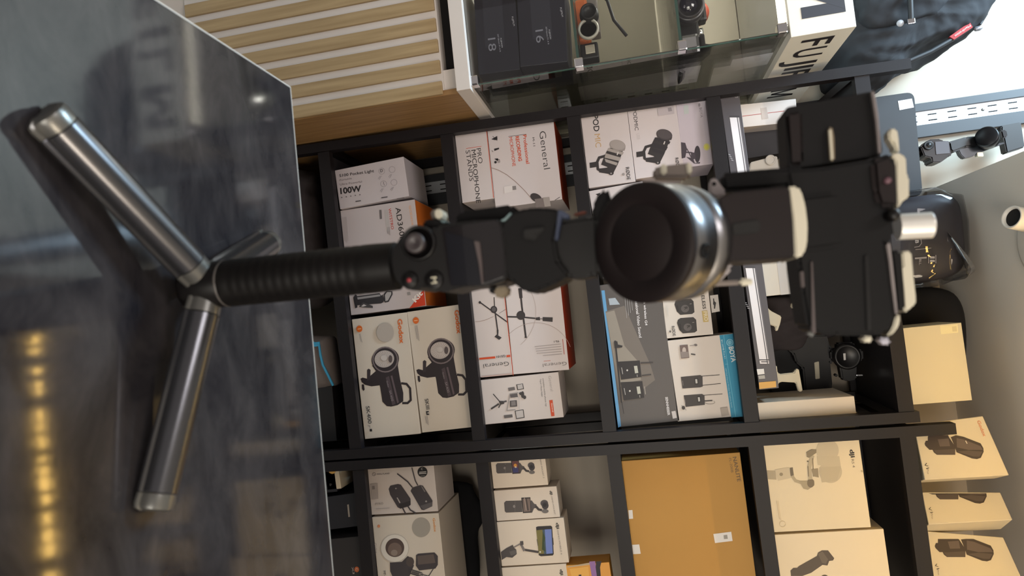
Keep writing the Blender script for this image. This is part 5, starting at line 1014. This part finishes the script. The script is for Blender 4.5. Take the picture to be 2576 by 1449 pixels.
kn = MB(); k0, k1 = P(*Zm_(697, 748), Y=YP + .008), P(*Zm_(880, 738), Y=YP + .008); kr = (P(*Zm_(800, 808), Y=YP + .008) - P(*Zm_(800, 670), Y=YP + .008)).length / 2
kl = (k1 - k0).length; ka = (k1 - k0).normalized(); pr = [(0, kr * .96)]
for i in range(26): pr += [((i + .2) * kl / 27, kr), ((i + .7) * kl / 27, kr * .975)]
pr += [(kl * .985, kr), (kl, kr * .93), (kl, kr * .5), (kl - .004, kr * .45), (kl - .004, 0)]
kn.prof(k0, ka, pr, mat('white_knurled_metal', (226, 224, 220), .35, metal=.35, noise=.03), n=48); kb = kn.build('clamp_knob', gm)
kn = MB(); kn.prof(k1 - ka * .0038, ka, [(0, kr * .43), (.0002, 0)], HOLE); kn.build('knob_socket', kb)
DISC((660, 690), 34, YP - .004, [(0, 1), (.006, .95), (.008, .6), (.008, 0)], GBK, 'pivot_screw', z=Zm_)
GS([(640, 838), (660, 830), (672, 930), (690, 1100), (702, 1215), (690, 1220), (668, 1050), (655, 930)], YP - .004, .006, mat('mauve_grey_metal', (150, 142, 142), .35, metal=.4), 'platform_edge', bev=.0008, z=Zm_)
GS([(660, 875), (720, 868), (730, 960), (745, 1190), (720, 1208), (690, 1195), (675, 1000)], YP + .004, .02, GMT, 'lower_clamp', bev=.002, z=Zm_)
GS([(722, 885), (745, 872), (775, 882), (785, 1000), (800, 1130), (798, 1165), (768, 1180), (760, 1200), (735, 1207), (728, 1100), (714, 965), (728, 955)], YP + .006, .018, CRM, 'lower_jaw', bev=.002, z=Zm_)
GS([(690, 1225), (712, 1212), (714, 1260), (695, 1300), (665, 1330), (640, 1335), (672, 1290)], YP + .000, .014, CRM, 'platform_tip', bev=.002, z=Zm_)
GS([(515, 1335), (545, 1328), (572, 1340), (570, 1362), (540, 1372), (512, 1362)], YP + .0, .010, CRM, 'stop_pin', bev=.003, z=Zm_)
GS([(598, 1345), (630, 1335), (668, 1350), (665, 1378), (640, 1388), (610, 1370)], YP + .0, .010, mat('pale_lilac_metal', (186, 184, 196), .35, metal=.4), 'stop_pin', bev=.003, z=Zm_)
GS([(215, 1310), (240, 1305), (262, 1320), (255, 1338), (228, 1338)], YP - .0, .008, GRM, 'stop_pin', bev=.002, z=Zm_)
# bridges behind the visible fronts that carry motor, arm and platform on one another
b = MB(); b.slab([P(x, y, Y=YH - .008) for x, y in ((1690, 520), (1850, 500), (1862, 640), (1705, 655))], .032, GMT, bev=.003); b.build('roll_arm_bridge', gm)
b = MB(); b.slab([P(x, y, Y=YH + .006) for x, y in ((1960, 500), (2110, 480), (2125, 620), (1975, 640))], .034, GMT, bev=.003); b.build('platform_post', gm)
b = MB(); b.slab([P(x, y, Y=YH - .012) for x, y in ((1440, 560), (1580, 545), (1592, 665), (1455, 680))], .03, GMT, bev=.003); b.build('neck_bridge', gm)
